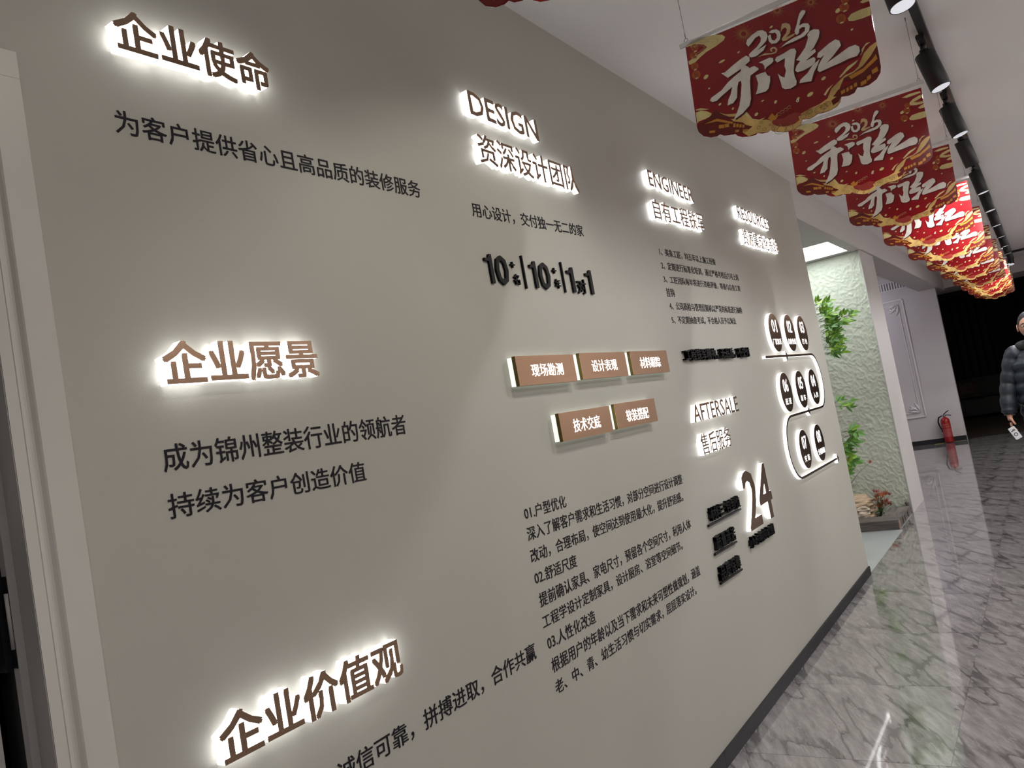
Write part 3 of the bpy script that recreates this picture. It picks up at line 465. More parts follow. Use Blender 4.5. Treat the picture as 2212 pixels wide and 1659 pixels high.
def placed(src,x0,y0,sx,sy,P,U,V,ya,yb,name,m,parent,origin):
    # maps source glyph space into the wall frame: P + U*s + V*t, depth ya (wall side) .. yb (front)
    me=src.copy(); me.name=name
    zs=[v.co.z for v in src.vertices]; z0,z1=min(zs),max(zs)
    for v in me.vertices:
        s=(v.co.x-x0)*sx; t=(v.co.y-y0)*sy; d=(v.co.z-z0)/(z1-z0) if z1>z0 else 1
        v.co=Vector((P[0]+U[0]*s+V[0]*t-origin[0], ya+(yb-ya)*d-origin[1], P[1]+U[1]*s+V[1]*t-origin[2]))
    me.materials.append(m)
    for p in me.polygons: p.use_smooth=False
    o=bpy.data.objects.new(name,me); link(o,parent); return o
def fix(o):
    bm=bmesh.new(); bm.from_mesh(o.data); bmesh.ops.recalc_face_normals(bm,faces=bm.faces); bm.to_mesh(o.data); bm.free()
def geom(d,lean=False):
    P=(d[0],d[1]); U=(d[2],max(-.012*d[2],min(.02*d[2],d[3]))); V=(0,d[5]); return P,U,V
def chars_of(txt,off):
    out=[];x=0
    for ch in txt:
        out.append((ch,x)); x+=adv(ch)
    xs=[];ys=[]
    for ch,x in out:
        b=bounds(textmesh(ch,off)); xs+=[b[0]+x,b[1]+x]; ys+=[b[2],b[3]]
    return out,(min(xs),max(xs),min(ys),max(ys))
def glow_sign(txt,d,depth,label,off=.018,name='illuminated_sign',mg=None):
    mg=mg or m_glow
    P,U,V=geom(d)
    root=empty(name,(P[0],0,P[1])); tag(root,label,'sign','illuminated letter signs on the sign wall')
    chs,b=chars_of(txt,off); sx=1/(b[1]-b[0]); sy=1/(b[3]-b[2])
    for ch,x in chs:
        src=textmesh(ch,off)
        body=placed(src,b[0]-x,b[2],sx,sy,P,U,V,-.0004,-depth+.0016,'letter',mg,root,(P[0],0,P[1])); fix(body)
        face=placed(src,b[0]-x,b[2],sx,sy,P,U,V,-depth+.0016,-depth,'metal_face',m_bronze,body,(P[0],0,P[1])); fix(face)
        body['label']='white glowing acrylic letter body'; face['label']='bronze metal face'
    return root
def block(txts,label,m,depth,name,cat,off=0,group=None,part='text_line'):
    P0=(txts[0][1][0],txts[0][1][1]); root=empty(name,(P0[0],0,P0[1])); tag(root,label,cat,group)
    for txt,d in txts:
        P,U,V=geom(d)
        if txt=='|':
            mb=MB(); mb.box((P[0]-P0[0],-depth,P[1]-P0[1]),(P[0]+.0055-P0[0],-.0004,P[1]+V[1]-P0[1])); mb.done('divider_bar',m,root); continue
        if txt in('1','10'):
            one=[(0,.75),(.58,.75),(.58,0),(1,0),(1,1),(.68,1),(.52,.88),(.30,.85),(0,.85)]; w1=1 if txt=='1' else .31
            mb=MB(); mb.poly([(P[0]-P0[0]+U[0]*a*w1,-depth,P[1]-P0[1]+V[1]*b_) for a,b_ in one],(0,depth-.0004,0)); mb.done('character',m,root)
            if txt=='10':
                z_=textmesh('0',off); b=bounds(z_)
                fix(placed(z_,b[0],b[2],1/(b[1]-b[0]),1/(b[3]-b[2]),(P[0]+U[0]*.44,P[1]-.002),(U[0]*.56,0),(0,V[1]*1.03),-.0004,-depth,'character',m,root,(P0[0],0,P0[1])))
            continue
        if part=='character':
            chs,b=chars_of(txt,off); sx=1/(b[1]-b[0]); sy=1/(b[3]-b[2])
            for ch,x in chs: fix(placed(textmesh(ch,off),b[0]-x,b[2],sx,sy,P,U,V,-.0004,-depth,'character',m,root,(P0[0],0,P0[1])))
        else:
            src=textmesh(txt,off,.5,2); b=bounds(src)
            placed(src,b[0],b[2],1/(b[1]-b[0]),1/(b[3]-b[2]),P,U,V,-.0002,-depth,part,m,root,(P0[0],0,P0[1]))
    return root
G=[t for t in TX if t[0]=='glow']; VN=[t for t in TX if t[0]=='vin']; BK=[t for t in TX if t[0]=='blk']
GL=['glowing four-character bronze-faced title, highest in the leftmost column beside the door frame',
'glowing four-character bronze-faced title at mid height in the leftmost column',
'glowing five-character bronze-faced title low in the leftmost column near the picture bottom',
'glowing bronze-faced English word DESIGN on the sign wall',
'glowing six-character line directly under the word DESIGN',
'glowing bronze-faced English word ENGINEER on the sign wall',
'glowing six-character line directly under the word ENGINEER',
'glowing bronze-faced English word RESOURCES near the far end of the wall',
'glowing seven-character line directly under the word RESOURCES',
'glowing bronze-faced English word AFTERSALE on the sign wall',
'glowing four-character line directly under the word AFTERSALE',
'large glowing copper-faced numeral 24 low on the sign wall']
GD=(.027,.024,.024,.023,.023,.022,.022,.021,.021,.021,.021,.022)
GO=(.030,.030,.030,.014,.012,.012,.009,.010,.006,.010,.008,.018)
for t,l,dp,of in zip(G,GL,GD,GO): glow_sign(t[1],t[2],dp,l,of,mg=m_glow3 if of<.0141 else None)
# flat vinyl lettering
vb=.008
def V_(i): return (VN[i][1],VN[i][2])
block([V_(0)],'flat black slogan line under the highest glowing title on the left',m_black,.0012,'wall_lettering','lettering',vb,part='character')
block([V_(1),V_(2)],'two flat black slogan lines under the mid-height glowing title on the left',m_black,.0012,'wall_lettering','lettering',vb,part='character')
block([V_(3)],'flat black slogan line at the bottom left, running off the lower picture edge',m_black,.0012,'wall_lettering','lettering',vb,part='character')
block([V_(4)],'single flat black line under the DESIGN title, above the numbers',m_black,.0012,'wall_lettering','lettering',vb,part='character')
block([V_(i) for i in range(5,14)],'long flat black paragraph headed 01, 02 and 03, low in the middle of the wall',m_black,.0012,'wall_lettering','lettering',.006,part='character')
block([V_(i) for i in range(14,20)],'small flat black list numbered 1 to 5 under the ENGINEER title',m_black,.0012,'wall_lettering','lettering',vb,part='character')
# raised black acrylic
block([(t[1],t[2]) for t in BK[:11]],'raised black numbers 10, 10 and 1 with two divider bars, above the copper plates',m_blk3,.008,'raised_number_sign','sign',.012,part='character')
block([(BK[11][1],BK[11][2])],'thick black raised slogan line between the numbered list and the AFTERSALE title',m_blk3,.020,'raised_slogan_sign','sign',.018,part='character')
BL=['black raised six-character line with underline bar, upper of the three left of the numeral 24',
'black raised four-character line with underline bar, middle of the three left of the numeral 24',
'black raised four-character line with underline bar, lowest of the three left of the numeral 24']
BARS=((3.1896,.8608,.4156,-.0034,.0055),(3.199,.7399,.2753,-.0045,.0060),(3.201,.6184,.275,-.0055,.0064))
for k in range(3):
    r_=block([(BK[12+k][1],BK[12+k][2])],BL[k],m_blk3,.017,'raised_line_sign','sign',.018,part='character')
    x,z,L,dz,h=BARS[k]; o0=r_.location
    mb=MB(); mb.tube([(x-o0.x,-.006,z+h/2-o0.z),(x+L-o0.x,-.006,z+dz+h/2-o0.z)],.0052,8,smooth=False); mb.done('underline_bar',m_blk3,r_)
block([(BK[15][1],BK[15][2])],'black raised six-character line directly under the numeral 24',m_blk3,.017,'raised_line_sign','sign',.018,part='character')
# ---- five copper plates
CARDS=((1.9326,1.5078,'现场勘测',(.0765,.0237,.1858,.0385),'first in the upper row'),(2.3153,1.5114,'设计表现',(.074,.0223,.1885,.0405),'middle of the upper row'),
(2.7004,1.5124,'材料跟踪',(.0736,.022,.1895,.0415),'right end of the upper row'),(2.1159,1.3267,'技术交底',(.0791,.0206,.180,.0425),'left of the lower row'),(2.4955,1.3298,'软装搭配',(.0807,.0177,.1866,.0425),'right of the lower row'))
for x,z,tx,(tx0,tz0,tw,th),pos in CARDS:
    W_,H_=.341,.0875
    root=empty('copper_plate_sign',(x,0,z)); tag(root,f'backlit copper-coloured plate with four white characters, {pos}','sign','backlit copper plates in two rows')
    mb=MB(); mb.box((.002,-.0175,.002),(W_-.002,-.0003,H_-.002)); mb.done('acrylic_back',m_glowc,root)
    mb=MB(); mb.box((0,-.0300,0),(W_,-.0294,H_)); mb.done('copper_face',m_copper,root)
    mb=MB()
    for a,b in (((0,-.0294,0),(.0007,-.0176,H_)),((W_-.0007,-.0294,0),(W_,-.0176,H_)),((.0007,-.0294,0),(W_-.0007,-.0176,.0007)),((.0007,-.0294,H_-.0007),(W_-.0007,-.0176,H_))): mb.box(a,b)
    mb.box((.0007,-.0180,.0007),(W_-.0007,-.0176,H_-.0007)); mb.done('plate_return',m_copside,root)
    src=textmesh(tx,.006,.5,2); b=bounds(src)
    placed(src,b[0],b[2],1/(b[1]-b[0]),1/(b[3]-b[2]),(tx0,tz0),(tw,0),(0,th),-.0299,-.0306,'cutout_text',m_cut,root,(0,0,0))
# ---- eight numbered discs and the winding light strip
DISC=(('01',4.7049,1.6879,'厂家直采'),('02',5.03,1.6879,'自建仓储'),('03',5.3345,1.6879,'打 包'),('04',5.345,1.3395,'入 库'),('05',5.0257,1.3395,'装 车'),('06',4.6906,1.3395,'配 送'),('07',4.844,.9935,'安 装'),('08',5.203,.9935,'全程质保'))
n=40
for num,cx,cz,tx in DISC:
    r_=.115; root=empty('process_disc_sign',(cx,0,cz)); tag(root,f'round backlit bronze disc sign reading {num}, {dict(zip(range(1,9),("left","middle","right","right","middle","left","left","right")))[int(num)]} of the {("upper","upper","upper","middle","middle","middle","lower","lower")[int(num)-1]} row','sign','numbered round discs at the far end of the wall')
    circ=[(r_*math.cos(2*PI*k/n),r_*math.sin(2*PI*k/n)) for k in range(n)]
    mb=MB(); mb.poly([(a,-.0004,c) for a,c in circ],(0,-.0206,0)); mb.done('acrylic_body',m_glow2,root)
    mb=MB(); mb.poly([(a*.99,-.021,c*.99) for a,c in circ],(0,-.001,0)); mb.done('bronze_face',m_bronze,root)
    s1=textmesh(num,.010,.5,2); b=bounds(s1)
    placed(s1,b[0],b[2],1/(b[1]-b[0]),1/(b[3]-b[2]),(-.047,.001),(.098,0),(0,.075),-.0219,-.0226,'number',m_cut,root,(0,0,0))
    s2=textmesh(tx,0,.5,2); b=bounds(s2); wd=.172 if len(tx)==4 else .118
    placed(s2,b[0],b[2],1/(b[1]-b[0]),1/(b[3]-b[2]),(-wd/2+.003,-.071),(wd,0),(0,.036),-.0219,-.0226,'caption',m_cut,root,(0,0,0))
za,zb,zc=1.549,1.2014,.8475
path=[(4.425+ (5.44-4.425)*i/6,za) for i in range(7)]
rr=(za-zb)/2
path+=[(5.452+ .93*rr*math.sin(t),zb+rr+rr*math.cos(t)) for t in [PI*k/16 for k in range(1,16)]]
path+=[(5.44-(5.44-4.70)*i/5,zb) for i in range(6)]
r3_=(zb-zc)/2
path+=[(4.690-1.02*r3_*math.sin(t),zc+r3_+r3_*math.cos(t)) for t in [PI*k/16 for k in range(1,16)]]
path+=[(4.70+(5.575-4.70)*i/5,zc) for i in range(6)]
def ribbon(pts,hw,y0,y1,name,m,parent,org):
    mb=MB(); bm=mb.bm; L=[];n_=len(pts)
    for i,(x,z) in enumerate(pts):
        a=pts[max(i-1,0)]; b=pts[min(i+1,n_-1)]; t=Vector((b[0]-a[0],b[1]-a[1])).normalized(); nx,nz=-t.y,t.x
        L.append([bm.verts.new((x+s*hw*nx-org[0],y,z+s*hw*nz-org[1])) for s,y in ((-1,y0),(-1,y1),(1,y1),(1,y0))])
    for a,b in zip(L,L[1:]):
        for k in range(4): bm.faces.new((a[k],a[(k+1)%4],b[(k+1)%4],b[k]))
    bm.faces.new(L[0][::-1]); bm.faces.new(L[-1]); return mb.done(name,m,parent)
strip_r=empty('light_strip_sign',(path[0][0],0,za)); tag(strip_r,'winding S-shaped glowing strip linking the numbered discs','sign')
ribbon(path,.0068,-.0004,-.0190,'acrylic_body',m_glow2,strip_r,(path[0][0],za))
ribbon(path,.0068,-.0191,-.0200,'bronze_face',m_bronze,strip_r,(path[0][0],za))
for ax,az,s in ((4.86,za,1),(5.10,zb,-1),(5.60,zc,1)):
    tri=[(ax+s*.022,az),(ax-s*.022,az+.03),(ax-s*.022,az-.03)]
    ox,oz=path[0][0],za
    mb=MB(); mb.poly([(a-ox,-.0004,c-oz) for a,c in tri],(0,-.0192,0)); ar=mb.done('arrowhead',m_glow2,strip_r)
    mb=MB(); mb.poly([(a-ox,-.01965,c-oz) for a,c in tri],(0,-.0009,0)); mb.done('arrow_face',m_bronze,ar)
# ================================================================== TRACK LIGHTS
tr_=empty('ceiling_light_track',(5,-1.09,H)); tag(tr_,'long black lighting track running down the corridor ceiling','light track')
mb=MB(); mb.box((-7.2,-.0175,-.033),(9.55,.0175,0)); mb.done('track_rail',m_lampb,tr_)
mb=MB(); mb.box((9.535,-2.5,-.034),(9.57,-.0175,-.002)); mb.done('cross_rail',m_lampb,tr_)
mb=MB(); mb.tube([(9.55,-.16,-.03),(9.56,-.19,-.05),(9.56,-.24,-.052),(9.55,-.28,-.03)],.002,6); mb.done('cable_loop',m_lampb,tr_)
def make_lamp():
    root=empty('track_spotlight',(0,0,0))
    mb=MB(); mb.box((-.095,-.017,-.052),(.02,.017,-.033),); ad=mb.done('adapter',m_lampb,root,bevel=.003)
    mb=MB(); mb.tube([(-.005,0,-.05),(0,0,-.083)],.013,12); mb.tube([(0,-.018,-.083),(0,.018,-.083)],.011,12); mb.done('joint',m_lampb,root)
    h=empty('lamp_head'); h.parent=root; h.location=(0,0,-.098)
    mb=MB(); mb.lathe([(.004,.006),(.040,.004),(.0425,.0),(.0425,-.168),(.0405,-.170),(.0395,-.168),(.0385,-.1600),(.0385,-.150),(.002,-.150)],32); mb.done('housing',m_lampb,h)
    mb=MB(); mb.lathe([(.0384,-.1685),(.038,-.169),(.030,-.153),(.0305,-.1515),(.0384,-.1515)],32); mb.done('reflector',m_refl,h)
    mb=MB(); mb.lathe([(.001,-.1512),(.030,-.1512),(.030,-.1545),(.001,-.1545)],24); mb.done('lens',m_lens,h)
    return root,h
def spot_light(h,e,col=(.97,.98,1),ang=168):
    l=bpy.data.lights.new('spot_beam','SPOT'); l.energy=e; l.spot_size=math.radians(ang); l.spot_blend=.45; l.shadow_soft_size=.03; l.color=col
    o=bpy.data.objects.new('spot_beam',l); COL.objects.link(o); o.parent=h; o.location=(0,0,-.175); return o
ORD=['nearest the camera, cut by the top edge','second from the camera','third from the camera','fourth from the camera','fifth from the camera','sixth from the camera','seventh from the camera','eighth from the camera','ninth from the camera','tenth from the camera','eleventh from the camera','last and farthest, just above the flags']
LX=[2.98,4.03,5.0,5.93,7.03,8.03,9.1,10.12,11.15,12.1,12.98,13.9]
TX_=[(.10,.13),(.02,.20),(.0,.20),(-.19,.18),(-.02,.16),(.0,.14),(-.03,.13),(-.05,.13),(-.05,.12),(-.06,.12),(-.08,.12),(.3,.0)]
L0,h0=make_lamp()
def place_lamp(x,tx,ty,label,e,root=None,h=None,col=(.97,.98,1),ang=168):
    if root is None:
        root=L0.copy(); COL.objects.link(root)
        for c in L0.children:
            if c.type=='EMPTY':
                h=c.copy(); COL.objects.link(h); h.parent=root
                for g in c.children:
                    if g.type=='MESH': q=g.copy(); COL.objects.link(q); q.parent=h
            else:
                q=c.copy(); COL.objects.link(q); q.parent=root
    root.location=(x+tx*.16,-1.075,H); h.rotation_euler=(-ty,tx,0)
    tag(root,label,'spotlight','black cylinder spotlights on the ceiling track'); spot_light(h,e,col,ang)
EN=52
for i,x in enumerate(LX):
    lb='black cylinder track spotlight, '+ORD[i]
    if i==0: place_lamp(x,*TX_[i],lb,EN,L0,h0)
    else: place_lamp(x,*TX_[i],lb,EN)
for i,(x,tx,ty,e,col,ang) in enumerate(((2.0,.05,-.55,26,(1,.97,.84),100),(.95,.1,-.55,11,(1,.97,.86),100),(-.1,.1,.15,30,(.97,.98,1),140))):
    place_lamp(x,tx,ty,('black cylinder track spotlight out of frame, aimed at the sign wall from above the camera','black cylinder track spotlight out of frame, aimed at the wall beside the door','black cylinder track spotlight out of frame behind the camera')[i],e,col=col,ang=ang)
# ================================================================== HANGING FLAGS
m_red=mat('glossy_red_print',(.26,.010,.013),.16,spec=.6,var=(3,.10))
def pm(n,c): return mat(n,c,.2,spec=.6,var=(30,.10))
m_pw=pm('print_ivory',(.80,.75,.66)); m_pg=pm('print_gold',(.62,.44,.22)); m_py=pm('print_straw',(.72,.60,.26)); m_pa=mat('print_amber_wave',(.68,.45,.15),.2,spec=.6,var=(14,.30))
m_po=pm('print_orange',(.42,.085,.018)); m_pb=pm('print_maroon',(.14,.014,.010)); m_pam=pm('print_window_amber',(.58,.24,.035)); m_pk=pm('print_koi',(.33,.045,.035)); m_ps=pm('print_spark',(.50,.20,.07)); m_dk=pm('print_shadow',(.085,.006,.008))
m_back=mat('flag_back',(.40,.06,.05),.3,var=(6,.1))
def P2(a): return [(a[i]*1e-4,a[i+1]*1e-4) for i in range(0,len(a),2)]
BW=.545
RINGS=[(1913, -3308, 48), (2163, -3479, 37), (1812, -3435, 59), (1970, -3551, 64), (3330, -3511, 96), (3762, -3519, 107), (3628, -3566, 147), (3866, -3480, 91), (2427, -3714, 187), (2677, -3777, 134), (1318, -3383, 69), (1180, -3378, 53), (2304, -3593, 120), (3145, -3590, 80)]
def make_flag():
    root=empty('hanging_flag',(0,0,0))
    # flag-local: x towards the camera is negative, u runs to -y
    mb=MB(); mb.poly([(0,-u,v) for u,v in P2(ART['outline'])],(.0012,0,0)); sh=mb.done('flag_sheet',m_red,root)
    mb=MB(); lay=[0]
    def put(polys,mi,depth,dx=0,dz=0):
        for a in polys:
            lay[0]+=1
            mb.poly([(-depth-.000001*(lay[0]%40),-(u+dx),v+dz) for u,v in P2(a)],mi=mi)
    put(ART['spark'],5,.0006)
    put(ART['brown'],4,.0016); put(ART['yellow'][:2],2,.0006)
    put([ART['yellow'][2]],6,.0011); put(ART['yellow'][3:],2,.0009)
    put(ART['brown'][:3],4,.0016); put(ART['orange'],3,.0012); put(ART['amber'],7,.0020); put(ART['koi'],8,.0020)
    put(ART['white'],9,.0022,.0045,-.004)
    put(ART['white'],0,.0026); put(ART['gold'],1,.0027)
    # fine lines in the lanterns and clouds
    def ringp(cu,cv,r0,w_,mi,a0=0,a1=2*PI,N=14,dp=.00215,asp=.8):
        o_=[(cu+r0*math.cos(a0+(a1-a0)*k/N),cv+r0*asp*math.sin(a0+(a1-a0)*k/N)) for k in range(N+1)]
        i_=[(cu+(r0-w_)*math.cos(a0+(a1-a0)*k/N),cv+(r0-w_)*asp*math.sin(a0+(a1-a0)*k/N)) for k in range(N+1)]
        for k in range(N):
            vs=[mb.bm.verts.new((-dp,-u,v)) for u,v in (o_[k],o_[k+1],i_[k+1],i_[k])]; mb.bm.faces.new(vs).material_index=mi
    for cu,cv,r_ in RINGS:
        ringp(cu*1e-4,cv*1e-4,r_*1e-4,.0009,4)
        if r_>80: ringp(cu*1e-4,cv*1e-4,r_*.6e-4,.0008,4,.3,4.6); ringp(cu*1e-4+r_*.9e-4,cv*1e-4-r_*.3e-4,r_*.55e-4,.0008,2,-.4,3.4)
    for a in ART['yellow'][:1]+ART['yellow'][-4:-1]:
        p=P2(a); cu=sum(q[0] for q in p)/len(p); cv=sum(q[1] for q in p)/len(p)
        for f_ in (.72,.5):
            n_=len(p)
            for k in range(n_):
                q0,q1=p[k],p[(k+1)%n_]
                vs=[mb.bm.verts.new((-.0019,-(cu+(q[0]-cu)*g_),cv+(q[1]-cv)*g_)) for q,g_ in ((q0,f_),(q1,f_),(q1,f_-.045),(q0,f_-.045))]
                mb.bm.faces.new(vs).material_index=1
    ku,kv=ART['koi'][0][0:2] if False else (.2740,-.3180)
    ringp(.3075,-.3075,.0045,.0045,0,dp=.0024,asp=1); ringp(.3075,-.3075,.0018,.0018,4,dp=.0025,asp=1)
    for i_ in range(4):
        for j_ in range(2): ringp(.246+i_*.0115,-.3255-.007*j_+.003*i_,.0055,.0014,(1,5)[j_],0,PI,8,.0024)
    for a in ART['orange']:
        p=P2(a); cu=sum(q[0] for q in p)/len(p); cv=sum(q[1] for q in p)/len(p)
        for s in (-.5,0,.5):
            w_=.0006; x_=cu+s*.008
            mb.poly([(-.0014,-(x_-w_),cv+.008),(-.0014,-(x_+w_),cv+.008),(-.0014,-(x_+w_),cv-.008),(-.0014,-(x_-w_),cv-.008)],mi=4)
        mb.poly([(-.0015,-(cu-.004),cv-.0095),(-.0015,-(cu+.004),cv-.0095),(-.0015,-(cu+.005),cv-.0135),(-.0015,-(cu-.005),cv-.0135)],mi=2)
    me=mb.done('printed_artwork',[m_pw,m_pg,m_py,m_po,m_pb,m_ps,m_pa,m_pam,m_pk,m_dk],root,recalc=False)
    me['label']='ivory brush characters, 2026 numerals, gold clouds, lanterns and roofs'
    # clear rail with end eyelets, and two thin hanging wires
    mb=MB(); mb.box((-.003,-BW-.022,-.006),(.0035,.012,.008)); mb.done('clear_rail',m_clear,root)
    for u in (.012,BW+.004):
        mb=MB(); rg=[(0.0,-u+.006*math.cos(a),.013+.006*math.sin(a)) for a in [2*PI*k/10 for k in range(11)]]; mb.tube(rg,.0012,5,caps=False)
        mb.tube([(0,-u,.019),(0,-u,H-2.515-.0005)],.0010,5); mb.tube([(0,-u,.019),(0,-u,.034)],.0017,5); mb.tube([(0,-u,H-2.515-.014),(0,-u,H-2.515-.0005)],.0022,5)
        mb.done('hanging_wire',m_steel,root)
    return root
FX=[1.32,2.53,3.78,4.95,6.13,7.33,8.58,9.80,11.15,12.3,13.45,14.6]
FO=['nearest the camera, only its scalloped edge in the picture','second from the camera, largest whole flag','third from the camera','fourth from the camera','fifth from the camera','sixth from the camera','seventh from the camera','eighth from the camera','ninth from the camera','tenth from the camera','eleventh from the camera','last and farthest']
F0=make_flag()
for i,x in enumerate(FX):
    if i==0: r_=F0
    else:
        r_=F0.copy(); COL.objects.link(r_)
        for c in F0.children: q=c.copy(); COL.objects.link(q); q.parent=r_
    r_.location=(x,-.497,2.515); r_.rotation_euler=(0,0,R.uniform(-.02,.02))
    tag(r_,'red and gold 2026 hanging flag, '+FO[i],'flag','red new year flags hung along the corridor')
# ================================================================== FIRE EXTINGUISHER
m_er=mat('extinguisher_red',(.27,.006,.006),.3,spec=.5,var=(8,.1)); m_el=mat('extinguisher_label',(.34,.05,.05),.5,var=(90,.4))
m_yel=mat('yellow_tape',(.34,.27,.06),.5,var=(30,.2))
ex=empty('fire_extinguisher',(14.86,.30,0)); tag(ex,'red fire extinguisher standing on the floor against the white panelled wall','fire extinguisher')
mb=MB(); mb.lathe([(.001,.004),(.055,.004),(.066,.015),(.068,.03),(.068,.355),(.062,.385),(.045,.405),(.020,.418),(.018,.43)],28); mb.done('cylinder',m_er,ex)
mb=MB(); mb.lathe([(.014,.43),(.018,.436),(.018,.455),(.010,.462)],16); mb.tube([(0,.0,.445),(0,.035,.446)],.009,10); mb.done('valve',m_steel,ex)
mb=MB(); mb.tube([(0,.01,.46),(0,-.04,.500),(0,-.075,.518)],.007,8); mb.tube([(0,.01,.455),(0,-.05,.450),(0,-.10,.435)],.007,8); mb.done('handle',m_blk3,ex)
mb=MB(); mb.tube([(0,.035,.446),(0,.085,.425),(0,.105,.35),(0,.09,.27),(0,.070,.22),(-.02,.066,.19)],.011,10); mb.done('hose',m_blk3,ex)
def sleeve(r_,z0,z1,a0,a1,name,m,par):
    mb=MB(); N=12
    pts=[(r_*math.cos(a0+(a1-a0)*k/N),r_*math.sin(a0+(a1-a0)*k/N)) for k in range(N+1)]
    vs=[[mb.bm.verts.new((x,y,z)) for z in (z0,z1)] for x,y in pts]
    for a,b in zip(vs,vs[1:]): mb.bm.faces.new((a[0],b[0],b[1],a[1]))
    return mb.done(name,m,par,recalc=False)
sleeve(.0685,.10,.235,PI*.65,PI*1.35,'label_sticker',m_el,ex); sleeve(.0685,.285,.31,PI*.7,PI*1.3,'label_sticker',m_el,ex)
sleeve(.070,.262,.268,0,2*PI,'yellow_band',m_yel,ex)
mb=MB(); mb.box((14.885,.06,.0001),(14.925,.2,.0009)); mb.box((14.785,.38,.0001),(14.825,.52,.0009)); mb.box((14.90,.2,.0001),(14.93,.5,.0009)); o=mb.done('floor_tape',m_yel); tag(o,'strip of worn yellow marking tape on the floor at the fire extinguisher','tape')
# ================================================================== NICHE: timber, stones, plants
m_tim=mat('weathered_timber',(.105,.090,.080),.75,bump=(18,.6,.01,(.8,8,8)),var=(9,.45,(.6,6,6)))
m_timy=mat('weathered_timber_y',(.105,.090,.080),.75,bump=(18,.6,.01,(8,.8,8)),var=(9,.45,(6,.6,6)))
m_end=mat('timber_end_grain',(.24,.165,.125),.8,var=(40,.35))
def timber(name,x0,x1,y0,y1,h,along,label,endface):
    from mathutils import noise
    mb=MB(); bm=mb.bm; bmesh.ops.create_cube(bm,size=1); bmesh.ops.subdivide_edges(bm,edges=bm.edges[:],cuts=7,use_grid_fill=True)
    for v in bm.verts:
        v.co=Vector((x0+(x1-x0)*(v.co.x+.5),y0+(y1-y0)*(v.co.y+.5),h*(v.co.z+.5)))
        n_=noise.noise_vector(v.co*7)
        if v.co.z>.01: v.co+=Vector((n_.x*.008,n_.y*.004,n_.z*.006))
        v.co.y=max(v.co.y,y0-.001)
    bmesh.ops.recalc_face_normals(bm,faces=bm.faces)
    for q in bm.faces:
        q.smooth=False
    o=mb.done(name,m_timy if along=='y' else m_tim); tag(o,label,'timber','weathered timbers edging the planting niche'); return o
t1=timber('weathered_timber',7.50,7.76,.030,1.45,.082,'y','grey weathered timber lying across the front of the planting niche','')
t2=timber('weathered_timber',7.77,8.24,.030,.20,.080,'x','grey weathered timber along the corridor edge of the planting niche','')
mb=MB(); mb.poly([(7.495,.0265,.004),(7.60,.0265,.004),(7.59,.0265,.05),(7.56,.0265,.079),(7.505,.0265,.070)],(0,.003,0)); mb.done('end_grain',m_end,t1)['label']='pinkish cut end of the timber'
for x in (7.72,7.84,8.02):
    mb=MB(); mb.poly([(x,.0255,.02),(x+.02,.0255,.018),(x+.03,.0255,.055),(x+.012,.0255,.062)],(0,.004,0)); mb.done('dark_notch',m_seal,t2 if x>7.77 else t1)
mb=MB(); mb.lathe([(.01,0),(.028,.004),(.022,.03),(.027,.055),(.012,.09),(.024,.105),(.003,.118)],9,center=(8.27,.055)); o=mb.done('timber_stub',m_tim); tag(o,'small dark gnarled wood stub at the foot of the pillar','wood stub')
m_rock=mat('banded_tan_rock',(.36,.265,.175),.85,bump=(14,.8,.02,(1,1,5)),var=(7,.5,(1,1,7)))
m_rockl=mat('pale_banded_rock',(.50,.42,.33),.85,bump=(14,.8,.02,(1,1,5)),var=(8,.4,(1,1,7)))
def rock(cx,cy,cz,sx,sy,sz,seed,m,label):
    from mathutils import noise
    mb=MB(); bm=mb.bm; bmesh.ops.create_icosphere(bm,subdivisions=4,radius=1)
    for v in bm.verts:
        p=v.co.copy(); p=Vector([math.copysign(abs(c)**.72,c) for c in p])
        st=.075*math.sin(p.z*17+noise.noise(p*1.3+Vector((seed,0,0)))*3)
        n_=noise.noise(p*1.7+Vector((seed,seed,0)))*.28+noise.noise(p*4+Vector((0,seed,0)))*.12
        s=1+n_+st
        v.co=Vector((p.x*sx*s,p.y*sy*s,max(-sz,p.z*sz*(1+n_*.5))))
    for q in bm.faces: q.smooth=False
    o=mb.done('rock',m); o.location=(cx,cy,cz+sz); o.rotation_euler=(0,0,seed); tag(o,label,'rock','layered rocks in the planting niche'); return o
rock(7.98,.50,.0,.16,.26,.125,1.1,m_rock,'largest layered tan rock at the back of the planting niche')
rock(7.87,.40,.05,.075,.09,.062,2.3,m_rockl,'pale rounded layered rock on the timber-side of the niche, left of the maple')
rock(7.86,.56,.05,.07,.08,.055,4.2,m_rockl,'pale layered rock half hidden by the end of the sign wall')
rock(7.88,.47,.0,.09,.17,.036,3.3,m_rock,'low ochre rock slab lying behind the front timber')
